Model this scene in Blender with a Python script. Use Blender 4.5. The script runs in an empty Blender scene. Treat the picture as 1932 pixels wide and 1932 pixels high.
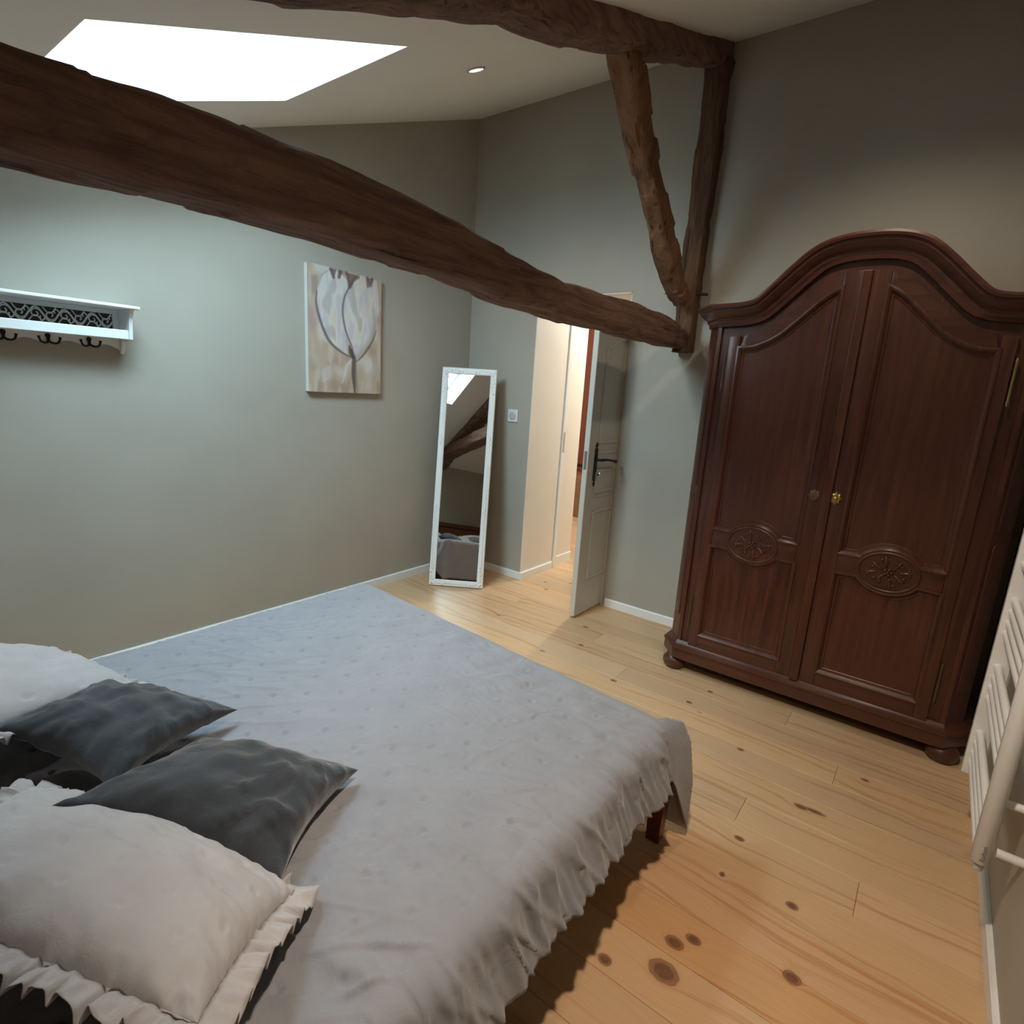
import bpy, bmesh, math, random
import numpy as np
from mathutils import Vector, Matrix, noise as mnoise

random.seed(7)
SC = bpy.context.scene
COL = SC.collection
PI = math.pi

# ------------------------------------------------------------------ camera
cam_d = bpy.data.cameras.new('camera')
cam = bpy.data.objects.new('camera', cam_d)
COL.objects.link(cam)
cam_d.sensor_width = 36.0
cam_d.lens = 1065.316 / 1932.0 * 36.0
cam_d.clip_start = 0.02
CAM = Vector((3.0595, -3.4187, 1.45))
RM = Matrix(((0.7920169, -0.1780449, 0.5839599), (0.6073791, 0.1332213, -0.7831620), (0.0616421, 0.9749626, 0.2136543)))
cam.matrix_world = Matrix.Translation(CAM) @ RM.to_4x4()
SC.camera = cam

# ------------------------------------------------------------------ sky, exposure
W = bpy.data.worlds.new('sky')
SC.world = W
W.use_nodes = True
bgn = W.node_tree.nodes['Background']
bgn.inputs[0].default_value = (0.64, 0.87, 1.0, 1)
bgn.inputs[1].default_value = 33.0
SC.view_settings.view_transform = 'Standard'
SC.view_settings.look = 'None'
SC.view_settings.gamma = 1.0
SC.view_settings.use_curve_mapping = False
SC.view_settings.exposure = 0.2
SC.cycles.use_denoising = True
SC.cycles.max_bounces = 10
SC.cycles.diffuse_bounces = 6
SC.cycles.glossy_bounces = 5
SC.cycles.sample_clamp_indirect = 6.0
SC.cycles.caustics_reflective = False
SC.cycles.caustics_refractive = False

# ------------------------------------------------------------------ room numbers (metres)
RX = 3.41            # right wall
KY = -4.09           # low wall behind the bed head
HB = 3.3237          # ceiling height at the back wall
TS = 0.38846         # ceiling slope
TH = math.atan(TS)
def ceil_z(y): return HB + TS * y
def slope(x, s, n):  # x across, s metres down the slope from the back wall, n above the ceiling face
    return Vector((x, -s * math.cos(TH) - n * math.sin(TH), HB - s * math.sin(TH) + n * math.cos(TH)))
SKX0, SKX1 = 0.553, 1.32
SKS0, SKS1 = 1.872 / math.cos(TH), 2.847 / math.cos(TH)
SKN = 0.225           # depth of the skylight well

# daylight portal in the skylight opening
pd = bpy.data.lights.new('skylight_portal', 'AREA')
pd.shape = 'RECTANGLE'; pd.size = 0.67; pd.size_y = 0.89
pd.cycles.is_portal = True
po = bpy.data.objects.new('skylight_portal', pd)
COL.objects.link(po)
po.location = slope((SKX0 + SKX1) / 2, (SKS0 + SKS1) / 2 + 0.05, SKN - 0.02)
po.rotation_euler = (TH, 0, 0)
po['kind'] = 'helper'

# ------------------------------------------------------------------ helpers
def mesh_obj(name, verts, faces, mat, parent=None, smooth=None):
    me = bpy.data.meshes.new(name)
    off = parent_off(parent)
    if off.length > 0:
        verts = [Vector(v) - off for v in verts]
    me.from_pydata([tuple(v) for v in verts], [], [tuple(f) for f in faces])
    return finish(name, me, mat, parent, smooth)
def parent_off(p):
    o = Vector((0, 0, 0))
    while p is not None:
        o += Vector(p.location); p = p.parent
    return o
def finish(name, me, mat, parent, smooth):
    if smooth is not None:
        me.polygons.foreach_set('use_smooth', [True] * len(me.polygons))
        if smooth < 180: me.set_sharp_from_angle(angle=math.radians(smooth))
    me.update()
    o = bpy.data.objects.new(name, me)
    COL.objects.link(o)
    if mat is not None: me.materials.append(mat)
    if parent is not None: o.parent = parent
    return o
def obj(name, bm, mat, parent=None, smooth=None):
    bmesh.ops.recalc_face_normals(bm, faces=bm.faces)
    off = parent_off(parent)
    if off.length > 0: bmesh.ops.translate(bm, verts=bm.verts, vec=-off)
    me = bpy.data.meshes.new(name)
    bm.to_mesh(me); bm.free()
    return finish(name, me, mat, parent, smooth)
def tag(o, label, cat, group=None, kind=None):
    o['label'] = label; o['category'] = cat
    if group: o['group'] = group
    if kind: o['kind'] = kind
    return o
def thing(name, loc, label, cat, group=None, kind=None):
    o = bpy.data.objects.new(name, None); COL.objects.link(o)
    o.empty_display_size = 0.1
    o.location = loc
    return tag(o, label, cat, group, kind)
def struct(o):
    o['kind'] = 'structure'; return o
def BM(): return bmesh.new()

def box(bm, x0, x1, y0, y1, z0, z1, bev=0.0, seg=1):
    vs = [bm.verts.new((x, y, z)) for x in (x0, x1) for y in (y0, y1) for z in (z0, z1)]
    fs = [(0, 1, 3, 2), (4, 6, 7, 5), (0, 4, 5, 1), (2, 3, 7, 6), (0, 2, 6, 4), (1, 5, 7, 3)]
    ff = [bm.faces.new([vs[i] for i in f]) for f in fs]
    if bev > 0:
        es = list({e for f in ff for e in f.edges})
        bmesh.ops.bevel(bm, geom=es, offset=bev, segments=seg, affect='EDGES', profile=0.5)
def hexa(bm, p):     # eight points: bottom ring 0-3, top ring 4-7
    vs = [bm.verts.new(q) for q in p]
    for f in ((0, 3, 2, 1), (4, 5, 6, 7), (0, 1, 5, 4), (1, 2, 6, 5), (2, 3, 7, 6), (3, 0, 4, 7)):
        bm.faces.new([vs[i] for i in f])
def prism(bm, pts, fn, a, b, bev=0.0):
    """polygon pts (p, q) carried from depth a to depth b; fn(p, q, d) gives the point"""
    lo = [bm.verts.new(fn(p, q, a)) for p, q in pts]
    hi = [bm.verts.new(fn(p, q, b)) for p, q in pts]
    n = len(pts)
    f1 = bm.faces.new(lo); f2 = bm.faces.new(list(reversed(hi)))
    for i in range(n):
        bm.faces.new((lo[i], hi[i], hi[(i + 1) % n], lo[(i + 1) % n]))
    if bev > 0:
        bmesh.ops.bevel(bm, geom=list(f2.edges), offset=bev, segments=2, affect='EDGES', profile=0.5)
XZ = lambda p, q, d: (p, d, q)       # facade polygon, depth along y
XY = lambda p, q, d: (p, q, d)       # plan polygon, depth along z
YZ = lambda p, q, d: (d, p, q)       # side polygon, depth along x
def sweep(bm, frames, prof, closed_path=False, closed_prof=True, caps=True):
    """frames: (P, U, V) ; prof: (u, v)"""
    rings = [[bm.verts.new(P + U * u + V * v) for u, v in prof] for P, U, V in frames]
    m = len(prof); n = len(rings)
    for i in range(n if closed_path else n - 1):
        A, B = rings[i], rings[(i + 1) % n]
        for j in range(m if closed_prof else m - 1):
            k = (j + 1) % m
            bm.faces.new((A[j], A[k], B[k], B[j]))
    if caps and closed_prof and not closed_path:
        bm.faces.new(rings[0]); bm.faces.new(list(reversed(rings[-1])))
    return rings
def tube(bm, pts, rad, n=10, caps=True, flat=1.0):
    pts = [Vector(p) for p in pts]
    if not hasattr(rad, '__len__'): rad = [rad] * len(pts)
    fr = []
    up = None
    for i, p in enumerate(pts):
        t = (pts[min(i + 1, len(pts) - 1)] - pts[max(i - 1, 0)]).normalized()
        if up is None:
            up = Vector((0, 0, 1)) if abs(t.z) < 0.9 else Vector((1, 0, 0))
        u = (up - t * up.dot(t)).normalized()
        up = u
        fr.append((p, u * rad[i] * flat, t.cross(u) * rad[i]))
    prof = [(math.cos(2 * PI * j / n), math.sin(2 * PI * j / n)) for j in range(n)]
    sweep(bm, fr, prof, caps=caps)
def lathe(bm, c, prof, n=24, axis='z'):
    c = Vector(c)
    rings = []
    for r, h in prof:
        ring = []
        for j in range(n):
            a = 2 * PI * j / n
            d = {'z': (r * math.cos(a), r * math.sin(a), h), 'y': (r * math.cos(a), h, r * math.sin(a)), 'x': (h, r * math.cos(a), r * math.sin(a))}[axis]
            ring.append(bm.verts.new(c + Vector(d)))
        rings.append(ring)
    for A, B in zip(rings, rings[1:]):
        for j in range(n):
            k = (j + 1) % n
            bm.faces.new((A[j], A[k], B[k], B[j]))
    bm.faces.new(rings[0]); bm.faces.new(list(reversed(rings[-1])))
def ell(bm, c, r, rot=None, sub=2):
    M = Matrix.Translation(Vector(c)) @ (rot.to_4x4() if rot is not None else Matrix.Identity(4)) @ Matrix.Diagonal((r[0], r[1], r[2], 1))
    bmesh.ops.create_icosphere(bm, subdivisions=sub, radius=1.0, matrix=M)
def interp(tab, x):
    xs = [t[0] for t in tab]; ys = [t[1] for t in tab]
    return float(np.interp(x, xs, ys))
def spline(tab, n):
    """Catmull-Rom through 2-D points"""
    P = [Vector(p) for p in tab]
    P = [P[0] * 2 - P[1]] + P + [P[-1] * 2 - P[-2]]
    out = []
    for i in range(1, len(P) - 2):
        for k in range(n):
            t = k / n
            a, b, c, d = P[i - 1], P[i], P[i + 1], P[i + 2]
            out.append(0.5 * ((2 * b) + (c - a) * t + (2 * a - 5 * b + 4 * c - d) * t * t + (3 * b - a - 3 * c + d) * t ** 3))
    out.append(P[-2])
    return out

# ------------------------------------------------------------------ materials
def base_mat(name, col, rough=0.5, spec=0.5, metal=0.0):
    m = bpy.data.materials.new(name); m.use_nodes = True
    nt = m.node_tree; b = nt.nodes['Principled BSDF']
    b.inputs['Base Color'].default_value = (*col, 1)
    b.inputs['Roughness'].default_value = rough
    b.inputs['Specular IOR Level'].default_value = spec
    b.inputs['Metallic'].default_value = metal
    return m, nt, b
def N(nt, t, **kw):
    n = nt.nodes.new(t)
    for k, v in kw.items(): setattr(n, k, v)
    return n
def coords(nt, scale=(1, 1, 1), rot=(0, 0, 0)):
    tc = N(nt, 'ShaderNodeTexCoord'); mp = N(nt, 'ShaderNodeMapping')
    mp.inputs['Scale'].default_value = scale; mp.inputs['Rotation'].default_value = rot
    nt.links.new(tc.outputs['Object'], mp.inputs['Vector'])
    return mp.outputs['Vector']
def noise(nt, vec, scale, detail=4, rough=0.55, dist=0.0):
    n = N(nt, 'ShaderNodeTexNoise')
    n.inputs['Scale'].default_value = scale; n.inputs['Detail'].default_value = detail
    n.inputs['Roughness'].default_value = rough; n.inputs['Distortion'].default_value = dist
    nt.links.new(vec, n.inputs['Vector'])
    return n.outputs['Fac']
def ramp(nt, fac, stops):
    r = N(nt, 'ShaderNodeValToRGB'); e = r.color_ramp.elements
    while len(e) < len(stops): e.new(0.5)
    for i, (p, c) in enumerate(stops):
        e[i].position = p; e[i].color = (*c, 1) if len(c) == 3 else c
    nt.links.new(fac, r.inputs['Fac'])
    return r.outputs['Color']
def math_n(nt, op, a, b=None, c=None):
    m = N(nt, 'ShaderNodeMath', operation=op)
    for i, v in enumerate((a, b, c)):
        if v is None: continue
        if isinstance(v, (int, float)): m.inputs[i].default_value = v
        else: nt.links.new(v, m.inputs[i])
    return m.outputs[0]
def mix(nt, fac, a, b, blend='MIX'):
    m = N(nt, 'ShaderNodeMix', data_type='RGBA', blend_type=blend)
    for sock, v in ((m.inputs['Factor'], fac), (m.inputs['A'], a), (m.inputs['B'], b)):
        if isinstance(v, (int, float)): sock.default_value = v
        elif isinstance(v, tuple): sock.default_value = (*v, 1)
        else: nt.links.new(v, sock)
    return m.outputs['Result']
def bump(nt, b, h, strength, dist=0.01):
    n = N(nt, 'ShaderNodeBump')
    n.inputs['Strength'].default_value = strength; n.inputs['Distance'].default_value = dist
    nt.links.new(h, n.inputs['Height']); nt.links.new(n.outputs['Normal'], b.inputs['Normal'])

def paint(name, col, rough=0.6, grain=0.06, var=0.06):
    m, nt, b = base_mat(name, col, rough, 0.3)
    v = coords(nt)
    big = noise(nt, v, 1.6, 3)
    nt.links.new(ramp(nt, big, [(0.3, tuple(c * (1 - var) for c in col)), (0.7, tuple(c * (1 + var) for c in col))]), b.inputs['Base Color'])
    bump(nt, b, noise(nt, v, 220, 3), grain, 0.002)
    return m
def wood(name, dark, light, scale, rough=0.45, contrast=(0.35, 0.68), bmp=0.15, spec=0.4, coat=0.0):
    m, nt, b = base_mat(name, dark, rough, spec)
    v = coords(nt, scale)
    a = noise(nt, v, 1.0, 9, 0.62, 0.6)
    c = ramp(nt, a, [(contrast[0], dark), (contrast[1], light)])
    big = noise(nt, coords(nt), 2.2, 3)
    c2 = mix(nt, ramp(nt, big, [(0.35, (0.0, 0.0, 0.0)), (0.7, (1, 1, 1))]), c, tuple(0.5 * (d + l) for d, l in zip(dark, light)))
    nt.links.new(c2, b.inputs['Base Color'])
    nt.links.new(math_n(nt, 'MULTIPLY_ADD', a, 0.25, rough - 0.12), b.inputs['Roughness'])
    b.inputs['Coat Weight'].default_value = coat
    b.inputs['Coat Roughness'].default_value = 0.25
    bump(nt, b, a, bmp, 0.004)
    return m

M = {}
M['wall'] = paint('greige_wall_paint', (0.400, 0.378, 0.325), 0.55)
M['ceiling'] = paint('white_ceiling_paint', (0.83, 0.81, 0.77), 0.7, var=0.02)
M['well'] = paint('white_skylight_lining', (0.85, 0.86, 0.86), 0.6, var=0.01)
M['cream'] = paint('cream_wall_paint', (0.77, 0.74, 0.67), 0.55, var=0.02)
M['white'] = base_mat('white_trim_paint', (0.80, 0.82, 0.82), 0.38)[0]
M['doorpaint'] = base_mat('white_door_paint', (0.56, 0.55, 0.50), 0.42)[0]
M['enamel'] = base_mat('white_radiator_enamel', (0.72, 0.73, 0.73), 0.22)[0]
M['black_iron'] = base_mat('black_wrought_iron', (0.022, 0.02, 0.02), 0.45, 0.5, 0.6)[0]
M['rust_iron'] = base_mat('old_rusty_iron', (0.05, 0.035, 0.028), 0.7, 0.4, 0.3)[0]
M['brass'] = base_mat('aged_brass', (0.42, 0.30, 0.10), 0.3, 0.5, 1.0)[0]
M['dullbrass'] = base_mat('dull_brass', (0.13, 0.10, 0.06), 0.5, 0.5, 0.8)[0]
M['steel'] = base_mat('polished_steel', (0.6, 0.6, 0.58), 0.25, 0.5, 1.0)[0]
M['plastic'] = base_mat('white_switch_plastic', (0.74, 0.75, 0.75), 0.35)[0]
M['greyplastic'] = base_mat('pale_grey_plastic', (0.50, 0.51, 0.52), 0.4)[0]
M['ink'] = base_mat('grey_lettering_ink', (0.16, 0.15, 0.16), 0.6)[0]
M['mirror'] = base_mat('silvered_mirror_glass', (0.70, 0.67, 0.63), 0.0, 0.5, 1.0)[0]
M['subfloor'] = base_mat('dark_subfloor', (0.10, 0.055, 0.025), 0.8)[0]

m, nt, b = base_mat('skylight_glass', (1, 1, 1), 0.0)
out = nt.nodes['Material Output']
tr = N(nt, 'ShaderNodeBsdfTransparent'); gl = N(nt, 'ShaderNodeBsdfGlossy'); gl.inputs['Roughness'].default_value = 0.0
tr.inputs[0].default_value = (0.96, 0.98, 0.98, 1)
mx = N(nt, 'ShaderNodeMixShader'); mx.inputs[0].default_value = 0.06
nt.links.new(tr.outputs[0], mx.inputs[1]); nt.links.new(gl.outputs[0], mx.inputs[2]); nt.links.new(mx.outputs[0], out.inputs[0])
M['glass'] = m

def emit(name, col, s):
    m = bpy.data.materials.new(name); m.use_nodes = True; nt = m.node_tree
    nt.nodes.remove(nt.nodes['Principled BSDF'])
    e = N(nt, 'ShaderNodeEmission'); e.inputs[0].default_value = (*col, 1); e.inputs[1].default_value = s
    nt.links.new(e.outputs[0], nt.nodes['Material Output'].inputs[0])
    return m
M['lamp'] = emit('lit_halogen_lamp', (1.0, 0.86, 0.66), 25.0)

# old timber: weathered dark faces, paler hewn scars
def timber(name, scale, dark, mid, light, scar=(0.56, 0.70)):
    m, nt, b = base_mat(name, dark, 0.75, 0.25)
    v = coords(nt, scale)
    g = noise(nt, v, 1.0, 10, 0.65, 1.2)
    big = noise(nt, coords(nt, tuple(0.22 * s for s in scale)), 1.0, 4, 0.6, 0.5)
    c = ramp(nt, g, [(0.30, dark), (0.52, mid), (0.78, light)])
    c2 = mix(nt, ramp(nt, big, [(scar[0], (0, 0, 0)), (scar[1], (1, 1, 1))]), c, mix(nt, 0.55, c, tuple(min(1, l * 1.35) for l in light)))
    crack = noise(nt, coords(nt, tuple(1.6 * s if s > 10 else 0.5 * s for s in scale)), 1.0, 6, 0.5, 0.4)
    ck = ramp(nt, crack, [(0.30, (0, 0, 0)), (0.36, (1, 1, 1))])
    c3 = mix(nt, 1.0, c2, mix(nt, 0.6, (1, 1, 1), ck), 'MULTIPLY')
    nt.links.new(c3, b.inputs['Base Color'])
    h = math_n(nt, 'ADD', g, math_n(nt, 'MULTIPLY', ck, 0.6))
    bump(nt, b, h, 0.9, 0.018)
    return m
TD, TM_, TL = (0.090, 0.052, 0.042), (0.205, 0.118, 0.088), (0.32, 0.19, 0.13)
M['timber_y'] = timber('old_timber_along', (26, 2.2, 26), TD, TM_, TL, (0.60, 0.78))
M['timber_z'] = timber('old_timber_upright', (24, 24, 2.4), (0.05, 0.026, 0.016), (0.125, 0.066, 0.038), (0.21, 0.115, 0.062))
M['timber_b'] = timber('old_timber_brace', (24, 14, 4.0), (0.045, 0.022, 0.013), (0.125, 0.062, 0.034), (0.24, 0.122, 0.060), (0.45, 0.58))

RW_D, RW_L = (0.034, 0.0100, 0.0062), (0.105, 0.031, 0.0160)
M['ward_z'] = wood('dark_red_walnut_upright', RW_D, RW_L, (34, 34, 2.2), 0.36, bmp=0.05, spec=0.45, coat=0.25)
M['ward_x'] = wood('dark_red_walnut_across', RW_D, RW_L, (2.2, 30, 34), 0.36, bmp=0.05, spec=0.45, coat=0.25)
M['bedwood'] = wood('red_brown_bed_wood', (0.070, 0.022, 0.010), (0.16, 0.052, 0.021), (3, 30, 30), 0.35, bmp=0.05)
M['hallwood'] = wood('hall_cabinet_wood', (0.09, 0.024, 0.014), (0.19, 0.055, 0.03), (20, 20, 2), 0.4)
M['hallwood2'] = wood('hall_chest_wood', (0.16, 0.085, 0.04), (0.30, 0.17, 0.09), (2, 20, 20), 0.45)

# pine floor: grain along x, tint from the plank's own colour, knots as elongated cells plus the big ones seen by the bed
BIGKNOT = [(2.719, -2.097, .030, .022), (2.728, -2.192, .046, .036), (2.757, -2.054, .024, .018), (2.994, -1.988, .026, .022),
           (2.747, -1.587, .020, .013), (2.925, -1.262, .040, .013), (2.880, -1.270, .028, .016), (2.749, -1.778, .010, .012), (2.595, -2.264, .022, .018),
           (2.947, -1.753, .020, .016), (2.603, -1.063, .016, .012), (1.578, -.671, .022, .012), (2.295, -.843, .018, .012), (2.34, -.665, .017, .011),
           (1.918, -.914, .020, .012), (.802, .099, .018, .012), (.899, -.036, .018, .012), (3.05, -.92, .018, .010), (.952, -.671, .022, .010), (1.465, -.422, .024, .012)]
def pine():
    m, nt, b = base_mat('pine_floorboard', (0.5, 0.3, 0.15), 0.32, 0.45)
    tc = N(nt, 'ShaderNodeTexCoord'); oi = N(nt, 'ShaderNodeObjectInfo')
    sx = N(nt, 'ShaderNodeSeparateXYZ'); nt.links.new(tc.outputs['Object'], sx.inputs[0])
    X, Y = sx.outputs[0], sx.outputs[1]
    # gentle wander of the grain
    wv = N(nt, 'ShaderNodeCombineXYZ'); nt.links.new(math_n(nt, 'MULTIPLY', X, 1.3), wv.inputs[0]); nt.links.new(math_n(nt, 'MULTIPLY', Y, 5.0), wv.inputs[1])
    nt.links.new(math_n(nt, 'MULTIPLY', oi.outputs['Random'], 37.0), wv.inputs[2])
    wander = noise(nt, wv.outputs[0], 1.0, 3, 0.5)
    yy = math_n(nt, 'MULTIPLY_ADD', wander, 0.16, Y)
    knot = None; push = None
    for kx, ky, a, c in BIGKNOT:
        a, c = a * .85, c * .85
        dx = math_n(nt, 'DIVIDE', math_n(nt, 'SUBTRACT', X, kx), a); dy = math_n(nt, 'DIVIDE', math_n(nt, 'SUBTRACT', Y, ky), c)
        d2 = math_n(nt, 'ADD', math_n(nt, 'MULTIPLY', dx, dx), math_n(nt, 'MULTIPLY', dy, dy))
        g = math_n(nt, 'DIVIDE', 1.0, math_n(nt, 'ADD', d2, 0.6))
        knot = g if knot is None else math_n(nt, 'MAXIMUM', knot, g)
    vv = N(nt, 'ShaderNodeCombineXYZ'); nt.links.new(math_n(nt, 'MULTIPLY', X, 2.0), vv.inputs[0]); nt.links.new(math_n(nt, 'MULTIPLY', Y, 5.2), vv.inputs[1])
    vo = N(nt, 'ShaderNodeTexVoronoi'); vo.inputs['Scale'].default_value = 1.0; nt.links.new(vv.outputs[0], vo.inputs['Vector'])
    vr = N(nt, 'ShaderNodeSeparateColor'); nt.links.new(vo.outputs['Color'], vr.inputs[0])
    keep = math_n(nt, 'GREATER_THAN', vr.outputs[0], 0.55)
    small = math_n(nt, 'MULTIPLY', keep, math_n(nt, 'DIVIDE', 1.0, math_n(nt, 'MULTIPLY_ADD', math_n(nt, 'POWER', math_n(nt, 'DIVIDE', vo.outputs['Distance'], 0.042), 2.0), 1.0, 0.6)))
    knot = math_n(nt, 'MAXIMUM', knot, small)
    kn = N(nt, 'ShaderNodeTexNoise'); kn.inputs['Scale'].default_value = 55; nt.links.new(tc.outputs['Object'], kn.inputs['Vector'])
    knot = math_n(nt, 'MULTIPLY', knot, math_n(nt, 'MULTIPLY_ADD', kn.outputs['Fac'], 0.45, 0.775))
    yk = math_n(nt, 'MULTIPLY_ADD', knot, 0.055, yy)
    gv = N(nt, 'ShaderNodeCombineXYZ')
    nt.links.new(math_n(nt, 'MULTIPLY', X, 0.9), gv.inputs[0]); nt.links.new(math_n(nt, 'MULTIPLY', yk, 42.0), gv.inputs[1]); nt.links.new(math_n(nt, 'MULTIPLY', oi.outputs['Random'], 51.0), gv.inputs[2])
    rings = noise(nt, gv.outputs[0], 1.0, 5, 0.55)
    fv = N(nt, 'ShaderNodeCombineXYZ'); nt.links.new(math_n(nt, 'MULTIPLY', X, 6.0), fv.inputs[0]); nt.links.new(math_n(nt, 'MULTIPLY', yk, 260.0), fv.inputs[1])
    fine = noise(nt, fv.outputs[0], 1.0, 4, 0.6)
    base = ramp(nt, rings, [(0.26, (0.53, 0.345, 0.19)), (0.34, (0.61, 0.425, 0.255)), (0.50, (0.64, 0.46, 0.285)), (0.57, (0.61, 0.42, 0.25)), (0.64, (0.46, 0.26, 0.13)), (0.72, (0.60, 0.405, 0.23))])
    base = mix(nt, 0.25, base, ramp(nt, fine, [(0.3, (0.40, 0.22, 0.10)), (0.7, (0.64, 0.44, 0.25))]))
    base = mix(nt, 1.0, base, oi.outputs['Color'], 'MULTIPLY')
    kc = ramp(nt, math_n(nt, 'MULTIPLY_ADD', fine, 0.16, math_n(nt, 'SUBTRACT', knot, 0.08)), [(0.30, (0, 0, 0)), (0.56, (0.14, 0.14, 0.14)), (0.64, (0.78, 0.78, 0.78)), (0.80, (0.80, 0.80, 0.80)), (1.0, (0.85, 0.85, 0.85))])
    ringy = ramp(nt, knot, [(0.50, (0.36, 0.17, 0.075)), (0.62, (0.16, 0.062, 0.03)), (0.72, (0.27, 0.115, 0.055)), (0.86, (0.20, 0.085, 0.04)), (0.95, (0.26, 0.12, 0.06)), (1.0, (0.12, 0.045, 0.025))])
    base = mix(nt, kc, base, mix(nt, 1.0, ringy, ramp(nt, kn.outputs['Fac'], [(0.35, (0.7, 0.65, 0.6)), (0.65, (1.15, 1.1, 1.05))]), 'MULTIPLY'))
    nt.links.new(base, b.inputs['Base Color'])
    nt.links.new(math_n(nt, 'MULTIPLY_ADD', rings, 0.16, 0.27), b.inputs['Roughness'])
    bump(nt, b, fine, 0.06, 0.002)
    return m
M['pine'] = pine()

def fabric(name, col, tuft=None, rough=0.85, weave=420, sheen=0.25, fold=0.25, var=0.05):
    m, nt, b = base_mat(name, col, rough, 0.25)
    b.inputs['Sheen Weight'].default_value = sheen; b.inputs['Sheen Roughness'].default_value = 0.5
    v = coords(nt)
    n1 = noise(nt, v, weave, 2); n2 = noise(nt, v, 26, 5, 0.6, 0.8)
    nt.links.new(ramp(nt, noise(nt, v, 7, 3), [(0.3, tuple(c * (1 - var) for c in col)), (0.7, tuple(min(1, c * (1 + var)) for c in col))]), b.inputs['Base Color'])
    h = math_n(nt, 'MULTIPLY_ADD', n2, fold, math_n(nt, 'MULTIPLY', n1, 0.05))
    bump(nt, b, h, 0.5, 0.006)
    return m
M['cover'] = fabric('pale_linen_cotton', (0.240, 0.245, 0.272), fold=0.9)
M['sham'] = fabric('pale_linen_sham', (0.385, 0.365, 0.372), fold=0.6)
M['charcoal'] = fabric('charcoal_velvet', (0.026, 0.030, 0.038), rough=0.75, sheen=0.5, fold=0.8, var=0.25)
M['blackcloth'] = fabric('black_cotton', (0.010, 0.009, 0.009), rough=0.9, sheen=0.1)
M['matt'] = fabric('mattress_ticking', (0.55, 0.52, 0.48))

# ================================================================== THE SETTING
def plain(name, boxes, mat):
    bm = BM()
    for q in boxes: box(bm, *q)
    return struct(obj(name, bm, mat))
T = 0.25
DX0, DX1, DZ = 0.622, 1.345, 2.085       # door opening in the back wall
DD = 0.43                                 # depth of that wall
w = plain('wall_left', [(-T, 0, KY - T, DD, -.2, 3.7)], M['wall'])
w['label'] = 'greige painted wall behind the painting and the coat shelf'
w = plain('wall_back', [(0, DX0, 0, DD, -.2, 3.7), (DX1, RX + T, 0, DD, -.2, 3.7), (DX0, DX1, 0, DD, DZ, 3.7)], M['wall'])
w['label'] = 'greige painted wall behind the wardrobe with the door opening'
w = plain('wall_right', [(RX, RX + T, KY - T, 0, -.2, 3.7)], M['wall'])
w['label'] = 'greige painted wall carrying the white towel radiator'
w = plain('wall_front', [(0, RX, KY - T, KY, -.2, 2.3)], M['wall'])
w['label'] = 'low greige wall behind the bed headboard, seen in the mirror'
# lining of the door opening, cream
bm = BM()
box(bm, DX0 - .0, DX0 + .006, 0.001, DD, 0, DZ); box(bm, DX1 - .006, DX1, 0.001, DD, 0, DZ); box(bm, DX0, DX1, 0.001, DD, DZ - .006, DZ)
struct(obj('trim_1', bm, M['cream']))['label'] = 'cream painted lining of the door opening'

# sloping ceiling with the skylight hole
bm = BM()
S_END = 4.5 / math.cos(TH)
def slab(x0, x1, s0, s1, n0=0.0, n1=0.30):
    hexa(bm, [slope(x0, s1, n0), slope(x1, s1, n0), slope(x1, s0, n0), slope(x0, s0, n0), slope(x0, s1, n1), slope(x1, s1, n1), slope(x1, s0, n1), slope(x0, s0, n1)])
slab(-T, SKX0, -0.4, S_END); slab(SKX1, RX + T, -0.4, S_END)
slab(SKX0, SKX1, -0.4, SKS0); slab(SKX0, SKX1, SKS1, S_END)
c = struct(obj('ceiling', bm, M['ceiling'])); c['label'] = 'white sloping ceiling with a skylight opening'
# skylight: tapered lining, frame, pane
sky = thing('window_1', slope((SKX0 + SKX1) / 2, (SKS0 + SKS1) / 2, 0), 'bright roof skylight in the sloping white ceiling above the bed', 'skylight', kind='structure')
lo = [(SKX0, SKS0), (SKX1, SKS0), (SKX1, SKS1), (SKX0, SKS1)]
hi = [(SKX0 + .03, SKS0 + .115), (SKX1 - .03, SKS0 + .115), (SKX1 - .03, SKS1 - .01), (SKX0 + .03, SKS1 - .01)]
for i in range(4):
    bm = BM(); j = (i + 1) % 4
    cx, cs = (SKX0 + SKX1) / 2, (SKS0 + SKS1) / 2
    def o_(p, k): return (p[0] + (p[0] - cx) * k, p[1] + (p[1] - cs) * k)
    A, B_, C_, D_ = lo[i], lo[j], hi[j], hi[i]
    hexa(bm, [slope(*A, 0.0005), slope(*B_, 0.0005), slope(*C_, SKN), slope(*D_, SKN), slope(*o_(A, .03), .002), slope(*o_(B_, .03), .002), slope(*o_(C_, .05), SKN), slope(*o_(D_, .05), SKN)])
    obj('lining_panel', bm, M['well'], sky)
bm = BM()
for (x0, x1, s0, s1) in ((hi[0][0] - .03, hi[1][0] + .03, hi[0][1] - .03, hi[0][1] + .03), (hi[0][0] - .03, hi[1][0] + .03, hi[2][1] - .03, hi[2][1] + .03), (hi[0][0] - .03, hi[0][0] + .03, hi[0][1] + .03, hi[2][1] - .03), (hi[1][0] - .03, hi[1][0] + .03, hi[0][1] + .03, hi[2][1] - .03)):
    slab(x0, x1, s0, s1, SKN, SKN + .05)
obj('frame', bm, M['well'], sky)
bm = BM(); slab(hi[0][0] + .03, hi[1][0] - .03, hi[0][1] + .03, hi[2][1] - .03, SKN + .02, SKN + .024)
obj('pane', bm, M['glass'], sky)

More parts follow.
